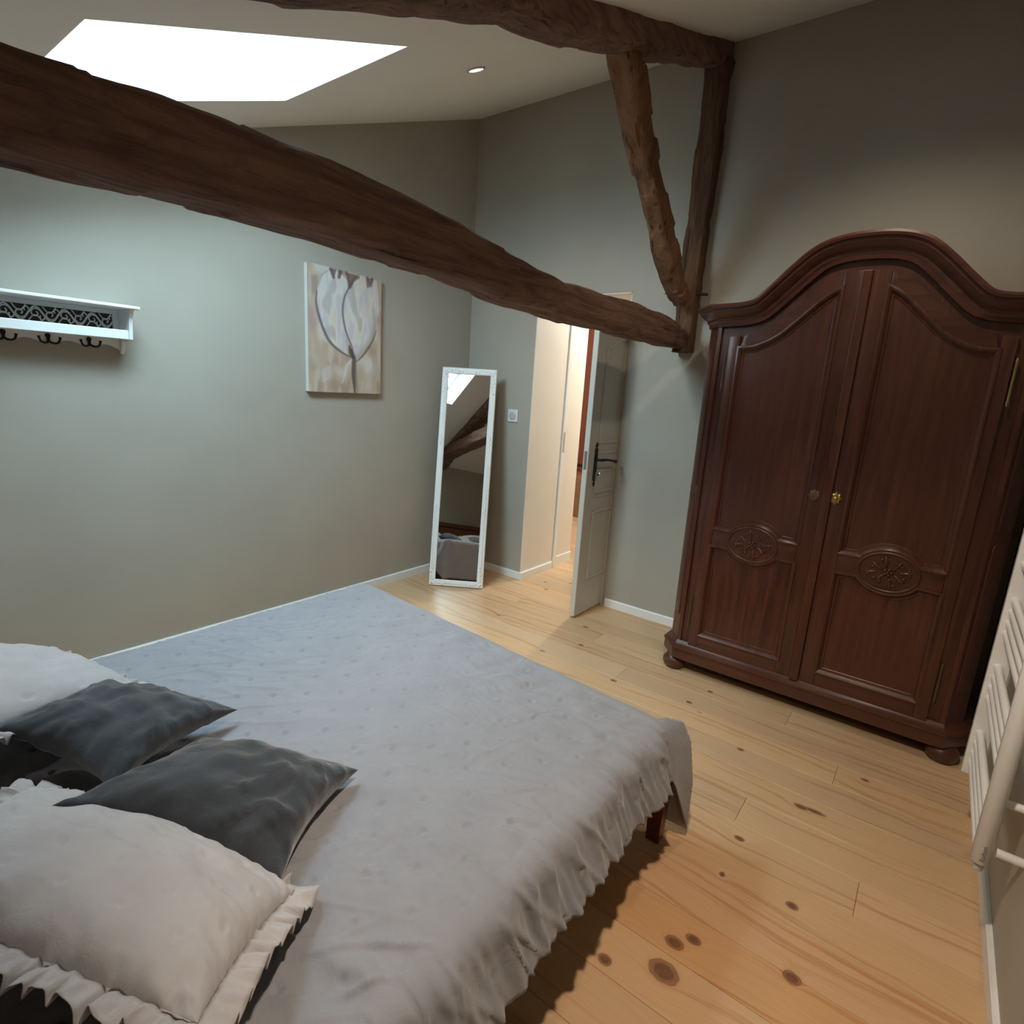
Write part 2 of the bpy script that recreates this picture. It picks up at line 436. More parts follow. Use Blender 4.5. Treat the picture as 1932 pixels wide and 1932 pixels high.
# floor: subfloor and planks (every plank its own object)
fl = plain('floor', [(-.0, RX, KY, 0, -.06, -.022), (DX0, DX1, 0, DD, -.06, -.022), (-1.6, 2.4, DD, 3.6, -.06, -.022)], M['subfloor'])
fl['label'] = 'knotty pale pine plank floor'
BW = 0.157
JOINT = {0: [2.707], 1: [1.91], 2: [.6, 2.95], 3: [1.2], 4: [2.1], 5: [2.709], 6: [3.095], 7: [1.5], 8: [.8], 9: [2.2], -1: [1.6], -2: [.9], -3: [2.3]}
rowi = 0
def plank(x0, x1, y0, y1, tint):
    g, c_, zt, zb = 0.0005, 0.0008, 0.0, -.022
    x0 += g; x1 -= g; y0 += g; y1 -= g
    v = [(x0, y0, zb), (x1, y0, zb), (x1, y1, zb), (x0, y1, zb), (x0, y0, zt - c_), (x1, y0, zt - c_), (x1, y1, zt - c_), (x0, y1, zt - c_),
         (x0 + c_, y0 + c_, zt), (x1 - c_, y0 + c_, zt), (x1 - c_, y1 - c_, zt), (x0 + c_, y1 - c_, zt)]
    f = [(0, 3, 2, 1), (0, 1, 5, 4), (1, 2, 6, 5), (2, 3, 7, 6), (3, 0, 4, 7), (4, 5, 9, 8), (5, 6, 10, 9), (6, 7, 11, 10), (7, 4, 8, 11), (8, 9, 10, 11)]
    o = mesh_obj('plank', v, f, M['pine'], fl)
    o.color = (*tint, 1)
def tint(red=0.0):
    k = random.uniform(0.88, 1.07); w_ = random.uniform(-.04, .04)
    return (k * (1.0 + w_ * .4), k * (1 - .5 * red), k * (1 - w_ - .9 * red))
y = -0.571
rows = []
k = 0
while y > KY - .001:
    rows.append((k, max(y - BW, KY), y)); y -= BW; k += 1
y = -0.571; k = -1
while y < -.001:
    rows.append((k, y, min(y + BW, 0.0) if y + BW < 0 else 0.0)); y += BW; k -= 1
for k, y0, y1 in rows:
    js = JOINT.get(k) or [random.uniform(.5, 2.9)]
    xs = [0.0] + js + [RX]
    for a, b_ in zip(xs, xs[1:]):
        red = 0.0
        if y1 < -1.8 and y1 > -2.05: red = .22
        plank(a, b_, y0, y1, tint(red + random.uniform(0, .13)))
y = 0.0
while y < 3.55:
    y1 = y + BW
    if y1 <= DD: plank(DX0, DX1, y, y1, tint())
    elif y < DD: plank(DX0, DX1, y, DD, tint()); plank(-1.6, 2.4, DD, y1, tint())
    else: plank(-1.6, 2.4, y, min(y1, 3.6), tint())
    y = y1

# skirting boards
def skirt(name, pts, label, h=0.058, t=0.014, side=1):
    bm = BM()
    for (xa, ya), (xb, yb), nrm in pts:
        d = Vector((xb - xa, yb - ya, 0)).normalized(); nn = Vector(nrm)
        P0, P1 = Vector((xa, ya, 0)), Vector((xb, yb, 0))
        prof = [(0.0005, 0.0005), (t, 0.0005), (t, h - .006), (t - .005, h), (0.0005, h)]
        sweep(bm, [(P0, nn, Vector((0, 0, 1))), (P1, nn, Vector((0, 0, 1)))], prof)
    if name == 'baseboard_back':
        Zv = Vector((0, 0, 1))
        prof = [(0.0005, 0.0005), (t, 0.0005), (t, h - .006), (t - .005, h), (0.0005, h)]
        sweep(bm, [(Vector((0, 0, 0)), Vector((0, -1, 0)), Zv), (Vector((DX0 + .006, 0, 0)), Vector((1, -1, 0)), Zv), (Vector((DX0 + .006, DD, 0)), Vector((1, 0, 0)), Zv)], prof)
    o = struct(obj(name, bm, M['white'])); o['label'] = label
    return o
skirt('baseboard_left', [((0, KY), (0, -.014), (1, 0, 0))], 'white skirting board along the wall under the painting')
skirt('baseboard_back', [((DX1 + .03, 0), (RX, 0), (0, -1, 0))], 'white skirting board along the back wall and the door opening')
skirt('baseboard_right', [((RX, KY), (RX, -.014), (-1, 0, 0))], 'white skirting board under the towel radiator')
skirt('baseboard_front', [((0.014, KY), (RX - .014, KY), (0, 1, 0))], 'white skirting board behind the bed head')

# hallway behind the door
HZ = 2.5
hl = plain('wall_hall_left', [(.40, .600, .50, .770, -.06, HZ)], M['cream']); hl['label'] = 'short cream wall just beyond the open door'
plain('wall_hall_near', [(-1.7, DX0 - .03, DD, .50, -.06, HZ), (DX1 + .06, 2.5, DD, .50, -.06, HZ), (DX0 - .03, DX1 + .06, DD, .50, DZ + .06, HZ)], M['cream'])['label'] = 'cream hallway wall on the far side of the door opening'
plain('wall_hall_far', [(-1.7, 2.5, 3.6, 3.75, -.06, HZ)], M['cream'])['label'] = 'cream far wall of the hallway'
plain('wall_hall_side', [(-1.8, -1.6, .43, 3.75, -.06, HZ), (2.4, 2.6, .43, 3.75, -.06, HZ)], M['cream'])['label'] = 'cream end walls of the hallway'
plain('ceiling_hall', [(-1.8, 2.6, .43, 3.75, HZ, HZ + .1)], M['ceiling'])['label'] = 'white hallway ceiling'
skirt('baseboard_hall', [((.600, .50), (.600, .770), (1, 0, 0))], 'white skirting board on the short cream hallway wall', h=.075)
# door frame: jamb strip with the strike plate
bm = BM()
box(bm, DX0 - .03, DX0 - .002, .44, .50, 0, DZ + .03, .003); box(bm, DX0 - .014, DX0 + .012, .452, .498, 0, DZ + .03, .003)
box(bm, DX1 + .012, DX1 + .06, .44, .50, 0, DZ + .03, .003); box(bm, DX0 - .03, DX1 + .06, .44, .50, DZ + .005, DZ + .06, .003)
tr2 = struct(obj('trim_2', bm, M['white'])); tr2['label'] = 'white door frame at the far side of the opening'
bm = BM(); box(bm, DX0 + .0121, DX0 + .0135, .462, .486, .97, 1.13)
obj('strike_plate', bm, M['steel'], tr2)
# hallway ceiling lamp (flush round)
hlamp = thing('ceiling_lamp', (.95, 1.45, HZ), 'round flush lamp on the hallway ceiling', 'lamp')
bm = BM(); lathe(bm, (.95, 1.45, 0), [(.10, HZ - .001), (.11, HZ - .02), (.10, HZ - .03)]); obj('base', bm, M['white'], hlamp, 40)
bm = BM(); lathe(bm, (.95, 1.45, 0), [(.095, HZ - .031), (.09, HZ - .05), (.055, HZ - .07), (.01, HZ - .075)]); obj('diffuser', bm, emit('hall_lamp_glow', (1, .88, .72), 14.0), hlamp, 60)
ld = bpy.data.lights.new('hall_light', 'POINT'); ld.energy = 80; ld.color = (1, .95, .88); ld.shadow_soft_size = .12
lo_ = bpy.data.objects.new('hall_light', ld); COL.objects.link(lo_); lo_.location = (.95, 1.45, HZ - .2)
# dark cabinet in the hallway
hc = thing('hall_cabinet', (-.35, 2.45, 0), 'dark red-brown wooden cabinet glimpsed through the open doorway', 'cabinet')
bm = BM(); box(bm, -1.0, .25, 2.30, 2.75, .0, .56, .008); obj('chest', bm, M['hallwood2'], hc)
bm = BM(); box(bm, -1.03, .28, 2.28, 2.77, .56, .60, .006); obj('top', bm, M['hallwood'], hc)
bm = BM(); box(bm, -1.0, .25, 2.34, 2.75, .60, 2.2, .008); obj('body', bm, M['hallwood'], hc)
for i, x in enumerate((-.98, -.36)):
    bm = BM(); box(bm, x, x + .59, 2.318, 2.339, .63, 2.16, .006); dr = obj('door', bm, M['hallwood'], hc)
    bm = BM(); lathe(bm, (x + (.55 if i == 0 else .04), 2.305, .92), [(.016, -.012), (.02, -.002), (.012, .013)], 12, 'y'); obj('knob', bm, M['dullbrass'], dr, 60)

# ------------------------------------------------------------------ open door
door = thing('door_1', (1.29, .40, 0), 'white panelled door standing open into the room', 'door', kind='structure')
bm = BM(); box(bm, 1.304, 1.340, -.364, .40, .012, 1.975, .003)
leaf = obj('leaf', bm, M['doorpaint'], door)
def mould(bm, loop, xface, wd=.022, h=.010):
    n = len(loop)
    for i in range(n):
        (ya, za), (yb, zb) = loop[i], loop[(i + 1) % n]
        d = Vector((0, yb - ya, zb - za)).normalized(); nn = Vector((0, -d.z, d.y))
        P, Q = Vector((xface, ya, za)), Vector((xface, yb, zb))
        sweep(bm, [(P, nn, Vector((1, 0, 0))), (Q, nn, Vector((1, 0, 0)))], [(-wd / 2, -.002), (-wd / 2, h * .4), (0, h), (wd / 2, h * .4), (wd / 2, -.002)])
PY0, PY1 = -.245, .285
arch = [(PY0, 1.15), (PY1, 1.15), (PY1, 1.72)] + [(PY0 + (PY1 - PY0) * (1 - i / 10), 1.70 + .10 * math.sin(PI * i / 10)) for i in range(1, 10)] + [(PY0, 1.72)]
for loop in (arch, [(PY0, .83), (PY1, .83), (PY1, .965), (PY0, .965)], [(PY0, .25), (PY1, .25), (PY1, .70), (PY0, .70)]):
    bm = BM(); mould(bm, loop, 1.340); obj('panel_moulding', bm, M['doorpaint'], leaf, 40)
for z0, z1 in ((1.075, 1.10), (.795, .81)):
    bm = BM(); box(bm, 1.3395, 1.345, -.25, .29, z0, z1, .002); obj('rail_bead', bm, M['doorpaint'], leaf)
bm = BM()
yc = -.268
pl = [(-.019, -.10), (-.008, -.103), (-.006, -.112), (-.017, -.118), (0, -.142), (.017, -.118), (.006, -.112), (.008, -.103), (.019, -.10), (.019, .10), (.008, .103), (.006, .112), (.017, .118), (0, .142), (-.017, .118), (-.006, .112), (-.008, .103), (-.019, .10)]
prism(bm, [(yc + p, 1.012 + q) for p, q in pl], YZ, 1.3398, 1.3435)
plate = obj('handle_plate', bm, M['black_iron'], door)
bm = BM(); tube(bm, [(1.342, yc, 1.045), (1.379, yc, 1.045), (1.386, yc + .02, 1.045), (1.387, yc + .08, 1.043), (1.386, yc + .15, 1.032), (1.384, yc + .19, 1.026)], [.010, .009, .009, .008, .0075, .012], 10)
obj('lever', bm, M['black_iron'], plate, 50)
bm = BM(); tube(bm, [(1.342, yc, .955), (1.364, yc, .955)], .005, 8); box(bm, 1.364, 1.384, yc - .003, yc + .003, .944, .966, .002)
obj('key', bm, M['steel'], plate, 50)
bm = BM(); box(bm, 1.312, 1.332, -.3645, -.3635, .985, 1.10); obj('lock_plate', bm, M['steel'], leaf)
for z in (.25, 1.05, 1.85):
    bm = BM(); tube(bm, [(1.336, .412, z - .045), (1.336, .412, z + .045)], .008, 10); obj('hinge', bm, M['steel'], door, 50)

# ================================================================== TIMBER TRUSS
truss = thing('timber_truss', (1.72, -.05, 1.75), 'dark rough-hewn timber truss of beam, post, brace and rafter crossing the room', 'timber truss', kind='structure')
def rough_beam(name, stations, mat, amp=.010, n=20, sq=3.2, seed=0.0, freq=5.0, steps=140, sub=None):
    """stations: (t, centre, half_u, half_v); U and V from the path"""
    ts = [s[0] for s in stations]
    C_ = np.array([list(s[1]) for s in stations]); hu = [s[2] for s in stations]; hv = [s[3] for s in stations]
    bm = BM(); rings = []
    for i in range(steps + 1):
        t = ts[0] + (ts[-1] - ts[0]) * i / steps
        def ev(t):
            a = [float(np.interp(t, ts, C_[:, k])) for k in range(3)]
            return Vector(a)
        P = ev(t); e = (ts[-1] - ts[0]) * .03
        tang = (ev(min(t + e, ts[-1])) - ev(max(t - e, ts[0]))).normalized()
        U = Vector((1, 0, 0)); U = (U - tang * U.dot(tang)).normalized(); V = tang.cross(U)
        if V.z < 0 or (abs(V.z) < .2 and V.y > 0): V = -V
        a_, b_ = float(np.interp(t, ts, hu)), float(np.interp(t, ts, hv))
        ring = []
        for j in range(n):
            an = 2 * PI * j / n
            cu, cv = math.cos(an), math.sin(an)
            r = (abs(cu) ** sq + abs(cv) ** sq) ** (-1 / sq)
            q = P + U * (a_ * r * cu) + V * (b_ * r * cv)
            w1 = mnoise.noise(Vector((q.x * freq + seed, q.y * freq * .6, q.z * freq * .9 + seed)))
            w2 = mnoise.noise(Vector((q.x * freq * 4 + seed, q.y * freq * 1.7, q.z * freq * 3)))
            w3 = abs(mnoise.noise(Vector((q.x * 9 + seed + 5, q.y * 3.2, q.z * 6))))
            w4 = mnoise.noise(Vector((q.x * 3 + seed, q.y * 2.6 + seed, q.z * 2.6)))
            d = amp * (w1 + .5 * w2 - (.7 if w3 > .30 else 0) + 1.3 * max(-.35, min(.35, w4 * 1.6)))
            ring.append(bm.verts.new(q + (U * cu + V * cv) * d))
        rings.append(ring)
    for A, B in zip(rings, rings[1:]):
        for j in range(n):
            bm.faces.new((A[j], A[(j + 1) % n], B[(j + 1) % n], B[j]))
    bm.faces.new(rings[0]); bm.faces.new(list(reversed(rings[-1])))
    return obj(name, bm, mat, truss, 38)
tie_top = [(-4.09, 1.88), (-3.6, 1.915), (-3.12, 1.937), (-2.83, 1.953), (-2.52, 1.962), (-2.41, 1.958), (-2.3, 1.951), (-1.99, 1.918), (-1.69, 1.898), (-1.43, 1.868), (-1.08, 1.88), (-.69, 1.895), (-.45, 1.885), (-.25, 1.862), (-.09, 1.842)]
tie_bot = [(-4.09, 1.73), (-3.6, 1.75), (-3.12, 1.772), (-2.83, 1.784), (-2.6, 1.796), (-2.5, 1.786), (-2.3, 1.776), (-1.99, 1.757), (-1.6, 1.739), (-1.2, 1.738), (-.8, 1.736), (-.5, 1.733), (-.25, 1.728), (-.09, 1.742)]
st = []
for yv in (-4.09, -3.6, -3.12, -2.83, -2.52, -2.3, -1.99, -1.69, -1.43, -1.08, -.8, -.5, -.3, -.2, -.105):
    zt, zb = interp(tie_top, yv), interp(tie_bot, yv)
    xc = interp([(-4.1, 1.72), (-1.5, 1.72), (-.6, 1.715), (-.12, 1.715)], yv); hx = interp([(-4.1, .085), (-2.2, .085), (-1.2, .08), (-.6, .078), (-.3, .07), (-.12, .048)], yv)
    st.append((yv, (xc, yv, (zt + zb) / 2), hx, (zt - zb) / 2))
rough_beam('tie_beam', st, M['timber_y'], .010, 36, 5.0, 1.3, 5.0, 320)
st = []
raf = [(-4.08, .075), (-3.2, .075), (-2.6, .068), (-2.2, .05), (-1.9, .048), (-1.58, .074), (-1.26, .090), (-.8, .096), (-.26, .10), (-.004, .10)]
for yv, dp in raf:
    xl = interp([(-4.1, 1.66), (-1.5, 1.67), (-.6, 1.665), (0, 1.665)], yv); xr = interp([(-4.1, 1.90), (-1.59, 1.885), (-1.24, 1.866), (-.68, 1.832), (0, 1.80)], yv)
    zc = ceil_z(yv)
    st.append((yv, ((xl + xr) / 2, yv, zc - dp + .10), (xr - xl) / 2, .10))
rough_beam('rafter', st, M['timber_y'], .008, 24, 3.6, 7.7, 5.0, 160)
post = rough_beam('post', [(0, (1.735, -.052, 1.72), .056, .049), (.5, (1.735, -.052, 2.2), .062, .049), (1.0, (1.742, -.052, 2.8), .066, .049), (1.42, (1.748, -.052, 3.22), .068, .049)], M['timber_z'], .006, 22, 5.0, 3.1, 6.0, 90)
rough_beam('brace', [(0, (1.742, -.19, 1.985), .052, .058), (.25, (1.738, -.33, 2.10), .062, .066), (.5, (1.735, -.60, 2.33), .064, .066), (.8, (1.735, -.88, 2.60), .066, .068), (1.05, (1.742, -1.06, 2.80), .072, .074), (1.12, (1.745, -1.10, 2.86), .074, .078)], M['timber_b'], .014, 24, 3.4, 9.4, 6.0, 150)
bm = BM(); tube(bm, [(1.598, -.085, 2.051), (1.735, -.085, 2.045), (1.853, -.085, 2.035)], [.004, .007, .008], 8)
obj('iron_peg', bm, M['rust_iron'], post, 50)

# ================================================================== RECESSED SPOTLIGHTS
SPOTS = [(1.119, 1.291, .6, 120), (2.78, 1.291, 1.0, 130), (2.80, 2.82, 3.7, 100), (1.12, 3.45, .7, 110)]
SPOT_LABEL = ['lit recessed ceiling spotlight between the skylight and the rafter', 'recessed ceiling spotlight above the wardrobe front, out of the picture', 'recessed ceiling spotlight above the floor beside the bed, out of the picture', 'recessed ceiling spotlight above the far pillow, out of the picture']
for (sx_, sy_, pw, sa_), lab in zip(SPOTS, SPOT_LABEL):
    s_ = sy_ / math.cos(TH)
    P = slope(sx_, s_, 0)
    nrm = Vector((0, math.sin(TH), -math.cos(TH)))   # out of the ceiling, downwards
    sp = thing('ceiling_spotlight', P, lab, 'spotlight', 'recessed ceiling spotlights')
    U = Vector((1, 0, 0)); V = nrm.cross(U)
    def ringm(bm, prof, n=28):
        rings = [[bm.verts.new(P + U * (r * math.cos(2 * PI * j / n)) + V * (r * math.sin(2 * PI * j / n)) + nrm * h) for j in range(n)] for r, h in prof]
        for A, B in zip(rings, rings[1:]):
            for j in range(n): bm.faces.new((A[j], A[(j + 1) % n], B[(j + 1) % n], B[j]))
        return rings
    bm = BM(); ringm(bm, [(.030, .0005), (.030, .004), (.034, .007), (.042, .006), (.044, .0005)]); obj('rim', bm, M['greyplastic'], sp, 60)
    bm = BM(); r_ = ringm(bm, [(.029, .001), (.027, .003), (.012, .004)]); bm.faces.new(r_[-1]); obj('lamp', bm, M['lamp'], sp, 60)
    ld = bpy.data.lights.new('spot_beam', 'SPOT'); ld.energy = 24 * pw; ld.color = (1.0, .82, .64); ld.spot_size = math.radians(sa_); ld.spot_blend = .7; ld.shadow_soft_size = .035
    lo_ = bpy.data.objects.new('spot_beam', ld); COL.objects.link(lo_)
    lo_.location = P + nrm * .03
    lo_.rotation_euler = (TH, 0, 0)

# ================================================================== WARDROBE
ward = thing('wardrobe', (2.688, -.30, 0), 'tall dark red-brown wooden wardrobe with arched cornice and carved oval panels', 'wardrobe')
WC = 2.688
half = [(-.568, 1.810), (-.45, 1.817), (-.374, 1.842), (-.299, 1.909), (-.228, 1.981), (-.159, 2.040), (-.088, 2.064), (0, 2.070)]
arc = [Vector((WC + p, q)) for p, q in half] + [Vector((WC - p, q)) for p, q in reversed(half[:-1])]
arc = spline(arc, 6)
YF = -.555                                     # carcass front
bm = BM()
poly = [(WC - .575, .16)] + [(WC + .575, .16)] + [(v.x, v.y + .05) for v in reversed(arc)]
prism(bm, poly, XZ, -.03, YF)
obj('body', bm, M['ward_z'], ward, 35)
for sgn in (-1, 1):
    bm = BM()
    pts = [(WC + sgn * .648, -.03), (WC + sgn * .648, -.485), (WC + sgn * .585, -.568), (WC + sgn * .568, -.568), (WC + sgn * .568, -.03)]
    prism(bm, pts, XY, .16, 1.83)
    cp = obj('corner_post', bm, M['ward_z'], ward, 30)
    bm = BM()                                   # raised flute on the chamfer
    A_ = Vector((WC + sgn * .636, -.501, 0)); B_ = Vector((WC + sgn * .597, -.552, 0)); nn = Vector((sgn * .79, -.61, 0))
    for z0, z1 in ((.32, .95), (1.02, 1.74)):
        loop = [(A_, z0), (B_, z0), (B_, z1), (A_, z1)]
        pts = []
        for k in range(9): a = PI * k / 8; pts.append((.5 + .5 * math.cos(a), z1 + .022 * math.sin(a)))
        pts += [(0, z0), (1, z0)]
        prism(bm, [(u, z) for u, z in pts], lambda u, z, d: A_ + (B_ - A_) * u + nn * d + Vector((0, 0, z)), -.002, .0055, .002)
    obj('flute', bm, M['ward_z'], cp, 40)
# cornice: moulding carried round the sides and over the arch
prof = [(0, -.012), (.010, -.012), (.012, .004), (.020, .012), (.022, .024), (.034, .030), (.048, .044), (.056, .050), (.057, .060), (.068, .064), (.072, .074), (.068, .084), (0, .084)]
path = [(Vector((WC - .648, -.03, 1.810)), Vector((-1, 0, 0)), Vector((0, 0, 1))),
        (Vector((WC - .648, -.485, 1.810)), Vector((-1.0, -.42, 0)), Vector((0, 0, 1))),
        (Vector((WC - .583, -.568, 1.810)), Vector((-.36, -1.0, 0)), Vector((0, 0, 1)))]
for i, v in enumerate(arc):
    a_, b_ = arc[max(i - 1, 0)], arc[min(i + 1, len(arc) - 1)]
    t = (b_ - a_).normalized()
    path.append((Vector((v.x, -.568, v.y)), Vector((0, -1, 0)), Vector((-t.y, 0, t.x))))
path.append((Vector((WC + .583, -.568, 1.810)), Vector((.36, -1.0, 0)), Vector((0, 0, 1))))
path.append((Vector((WC + .648, -.485, 1.810)), Vector((1.0, -.42, 0)), Vector((0, 0, 1))))
path.append((Vector((WC + .648, -.03, 1.810)), Vector((1, 0, 0)), Vector((0, 0, 1))))
bm = BM(); sweep(bm, path, prof); obj('cornice', bm, M['ward_x'], ward, 28)
# small ogee bracket under the cornice at each chamfer
# plinth
bm = BM()
pl_path = [(Vector((WC - .648, -.03, .08)), Vector((-1, 0, 0))), (Vector((WC - .648, -.485, .08)), Vector((-1.0, -.42, 0))), (Vector((WC - .583, -.568, .08)), Vector((-.36, -1.0, 0))),
           (Vector((WC + .583, -.568, .08)), Vector((.36, -1.0, 0))), (Vector((WC + .648, -.485, .08)), Vector((1.0, -.42, 0))), (Vector((WC + .648, -.03, .08)), Vector((1, 0, 0)))]
pprof = [(-.02, 0), (.022, 0), (.030, .008), (.031, .022), (.030, .055), (.036, .062), (.035, .070), (.022, .078), (.008, .092), (0, .10), (-.02, .10)]
sweep(bm, [(P, U, Vector((0, 0, 1))) for P, U in pl_path], pprof); box(bm, WC - .63, WC + .63, -.54, -.04, .082, .16)
obj('plinth', bm, M['ward_x'], ward, 28)
for fx in (WC - .60, WC + .60):
    for fy in (-.525, -.09):
        bm = BM(); lathe(bm, (fx, fy, 0), [(.038, 0.0), (.052, .012), (.062, .034), (.060, .055), (.046, .072), (.040, .0815)], 24); obj('foot', bm, M['ward_x'], ward, 50)
# doors
top_in = [(-.523, 1.752), (-.44, 1.763), (-.342, 1.806), (-.253, 1.880), (-.184, 1.950), (-.136, 1.990), (-.087, 2.012), (-.020, 2.016)]
pan_in = [(-.472, 1.700), (-.397, 1.709), (-.300, 1.760), (-.207, 1.848), (-.139, 1.912), (-.086, 1.946)]
def door_side(s, x): return WC + x if s < 0 else WC - x
YD0, YD1 = YF + .0005, -.577                   # door frame thickness
def facade_sweep(bm, pts, prof, closed):
    n = len(pts); fr = []
    for i, p in enumerate(pts):
        if closed: a_, b_ = pts[(i - 1) % n], pts[(i + 1) % n]
        else: a_, b_ = pts[max(i - 1, 0)], pts[min(i + 1, n - 1)]
        d1 = (Vector(p) - Vector(a_)); d2 = (Vector(b_) - Vector(p))
        d1 = d1.normalized() if d1.length > 1e-9 else d2.normalized(); d2 = d2.normalized() if d2.length > 1e-9 else d1
        t = (d1 + d2).normalized(); k = 1 / max(.45, t.dot(d2))
        fr.append((Vector((p[0], 0, p[1])), Vector((-t[1], 0, t[0])) * k, Vector((0, -1, 0))))
    sweep(bm, fr, prof, closed_path=closed)
def oval(cx, cz, rx, rz, a0, a1, n): return [(cx + rx * math.cos(math.radians(a0 + (a1 - a0) * i / n)), cz + rz * math.sin(math.radians(a0 + (a1 - a0) * i / n))) for i in range(n + 1)]
for s in (-1, 1):
    F = lambda x: door_side(s, x)
    tc_ = [(v.x, v.y) for v in spline(top_in, 5)]
    pc_ = [(v.x, v.y) for v in spline(pan_in, 5)]
    xo, xi = -.523, -.020; po_, pi_ = -.474, -.086
    ocx, ocz = -.2805, .778
    # back sheet of the door
    bm = BM()
    prism(bm, [(F(x), z) for x, z in tc_] + [(F(xi), .165), (F(xo), .165)], XZ, YD0, -.562)
    dr = obj('door', bm, M['ward_z'], ward, 30)
    # frame members
    def member(name, pts, mat, y1=YD1, bev=.003):
        bm = BM(); prism(bm, [(F(x), z) for x, z in pts], XZ, -.561, y1, bev); return obj(name, bm, mat, dr, 30)
    zt_o = interp(tc_, po_); zt_i = interp(tc_, pi_)
    member('stile', [(xo, .165), (po_, .165)] + [(po_, zt_o)] + [(x, z) for x, z in reversed(tc_) if x < po_], M['ward_z'])
    member('stile', [(pi_, .165), (xi, .165)] + [(x, z) for x, z in reversed(tc_) if x > pi_] + [(pi_, zt_i)], M['ward_z'])
    member('top_rail', pc_ + [(x, z) for x, z in reversed(tc_) if po_ < x < pi_], M['ward_x'])
    member('bottom_rail', [(po_, .165), (pi_, .165), (pi_, .243), (po_, .243)], M['ward_x'])
    rx_, rz_ = .128, .100
    up = [(po_, .824)] + [p for p in oval(ocx, ocz, rx_, rz_, 152, 28, 24)] + [(pi_, .824)]
    dn_ = [(pi_, .728)] + [p for p in oval(ocx, ocz, rx_, rz_, -28, -152, 24)] + [(po_, .728)]
    member('middle_rail', up + dn_, M['ward_x'])
    # mouldings round the two panels
    mp = [(-.010, .560), (-.010, .582), (-.002, .5835), (.006, .577), (.012, .5665), (.020, .5655), (.024, .561)]
    mp_r = [(-u, v) for u, v in mp]
    upper = [(F(x), z) for x, z in ([(po_, .824)] + pc_ + [(pi_, .824)] + list(reversed(up))[1:-1])]
    bm = BM(); facade_sweep(bm, upper, mp_r if s < 0 else mp, True); obj('panel_moulding', bm, M['ward_z'], dr, 40)
    lower = [(F(x), z) for x, z in ([(po_, .243), (po_, .728)] + list(reversed(dn_))[1:-1] + [(pi_, .728), (pi_, .243)])]
    bm = BM(); facade_sweep(bm, lower, mp_r if s < 0 else mp, True); obj('panel_moulding', bm, M['ward_z'], dr, 40)
    # carved oval
    bm = BM(); ring = [(F(x), z) for x, z in oval(ocx, ocz, .112, .084, 0, 360, 48)[:-1]]
    facade_sweep(bm, ring, [(-.007, .575), (-.005, .582), (0, .5845), (.005, .582), (.007, .575)], True)
    obj('oval_moulding', bm, M['ward_x'], dr, 60)
    bm = BM()
    c0 = Vector((F(ocx), -.578, ocz))
    for kk in range(8):
        a = 2 * PI * kk / 8 + .2
        rr = .056 if kk % 2 == 0 else .044
        rot = Matrix.Rotation(-a, 3, 'Y')
        p = c0 + Vector((math.cos(a) * rr * 1.15, 0, math.sin(a) * rr * .82))
        ell(bm, p, (.027, .0055, .0075), rot)
        ell(bm, p + Vector((math.cos(a + .8) * .017, -.002, math.sin(a + .8) * .014)), (.011, .006, .006), Matrix.Rotation(-a - .9, 3, 'Y'), 1)
        ell(bm, p + Vector((math.cos(a - .8) * .018, -.001, math.sin(a - .8) * .013)), (.010, .005, .005), Matrix.Rotation(-a + .9, 3, 'Y'), 1)
    for kk in range(5):
        a = 2 * PI * kk / 5
        ell(bm, c0 + Vector((math.cos(a) * .013, -.003, math.sin(a) * .013)), (.009, .006, .009), None, 1)
    ell(bm, c0 + Vector((0, -.004, 0)), (.008, .006, .008), None, 1)
    obj('carved_rosette', bm, M['ward_x'], dr, 60)
    # brass escutcheon / knob
    kx, kz = F(-.052 if s < 0 else -.034), 1.062
    bm = BM()
    pts = []
    for k in range(48):
        a = 2 * PI * k / 48; r = .021 * (1 + .16 * math.cos(8 * a))
        pts.append((kx + r * math.cos(a), kz + 1.2 * r * math.sin(a)))
    prism(bm, pts, XZ, YD1 + .0005, YD1 - .004, .001)
    if s > 0:
        lathe(bm, (kx, YD1 - .004, kz), [(.006, 0), (.006, -.006), (.011, -.010), (.010, -.016), (.004, -.019)], 16, 'y')
    obj('knob' if s > 0 else 'escutcheon', bm, M['brass'] if s > 0 else M['dullbrass'], dr, 50)
    for z0, z1 in ((1.496, 1.675), (.268, .445)):
        hx = F(-.533)
        bm = BM(); tube(bm, [(hx, -.576, z0), (hx, -.576, z0 + .012), (hx, -.576, z0 + .02), (hx, -.576, z1 - .02), (hx, -.576, z1 - .012), (hx, -.576, z1)], [.003, .0065, .005, .005, .0065, .003], 10)
        obj('hinge', bm, M['brass'] if (s > 0 and z0 > 1) else M['dullbrass'], dr, 60)
bm = BM(); box(bm, WC - .019, WC + .019, -.590, -.562, .168, 2.014, .004, 2); obj('centre_strip', bm, M['ward_z'], ward)

# ================================================================== MIRROR
mir = thing('floor_mirror', (.4075, -.4985, 0), 'tall narrow leaning mirror in an ornate white frame on the floor', 'mirror')
yaw, lean = math.radians(34.3), math.radians(10.3)
mu = Vector((math.cos(yaw), math.sin(yaw), 0)); mb = Vector((-math.sin(yaw), math.cos(yaw), 0))
mv = Vector((0, 0, 1)) * math.cos(lean) + mb * math.sin(lean)
mn = mu.cross(mv)
if mn.y > 0: mn = -mn
MB0 = Vector((.4075, -.4985, 0.004))
def mp_(u, v, n=0.0): return MB0 + mu * u + mv * v + mn * n
MWD, MH, FWD = .199, 1.594, .046
prof = [(0, -.022), (0, .000), (.004, .006), (.012, .004), (.022, .009), (.034, .006), (.042, .003), (.046, -.003), (.046, -.022)]
cor = [(-1, 0), (1, 0), (1, 1), (-1, 1)]
bm = BM(); fr = []
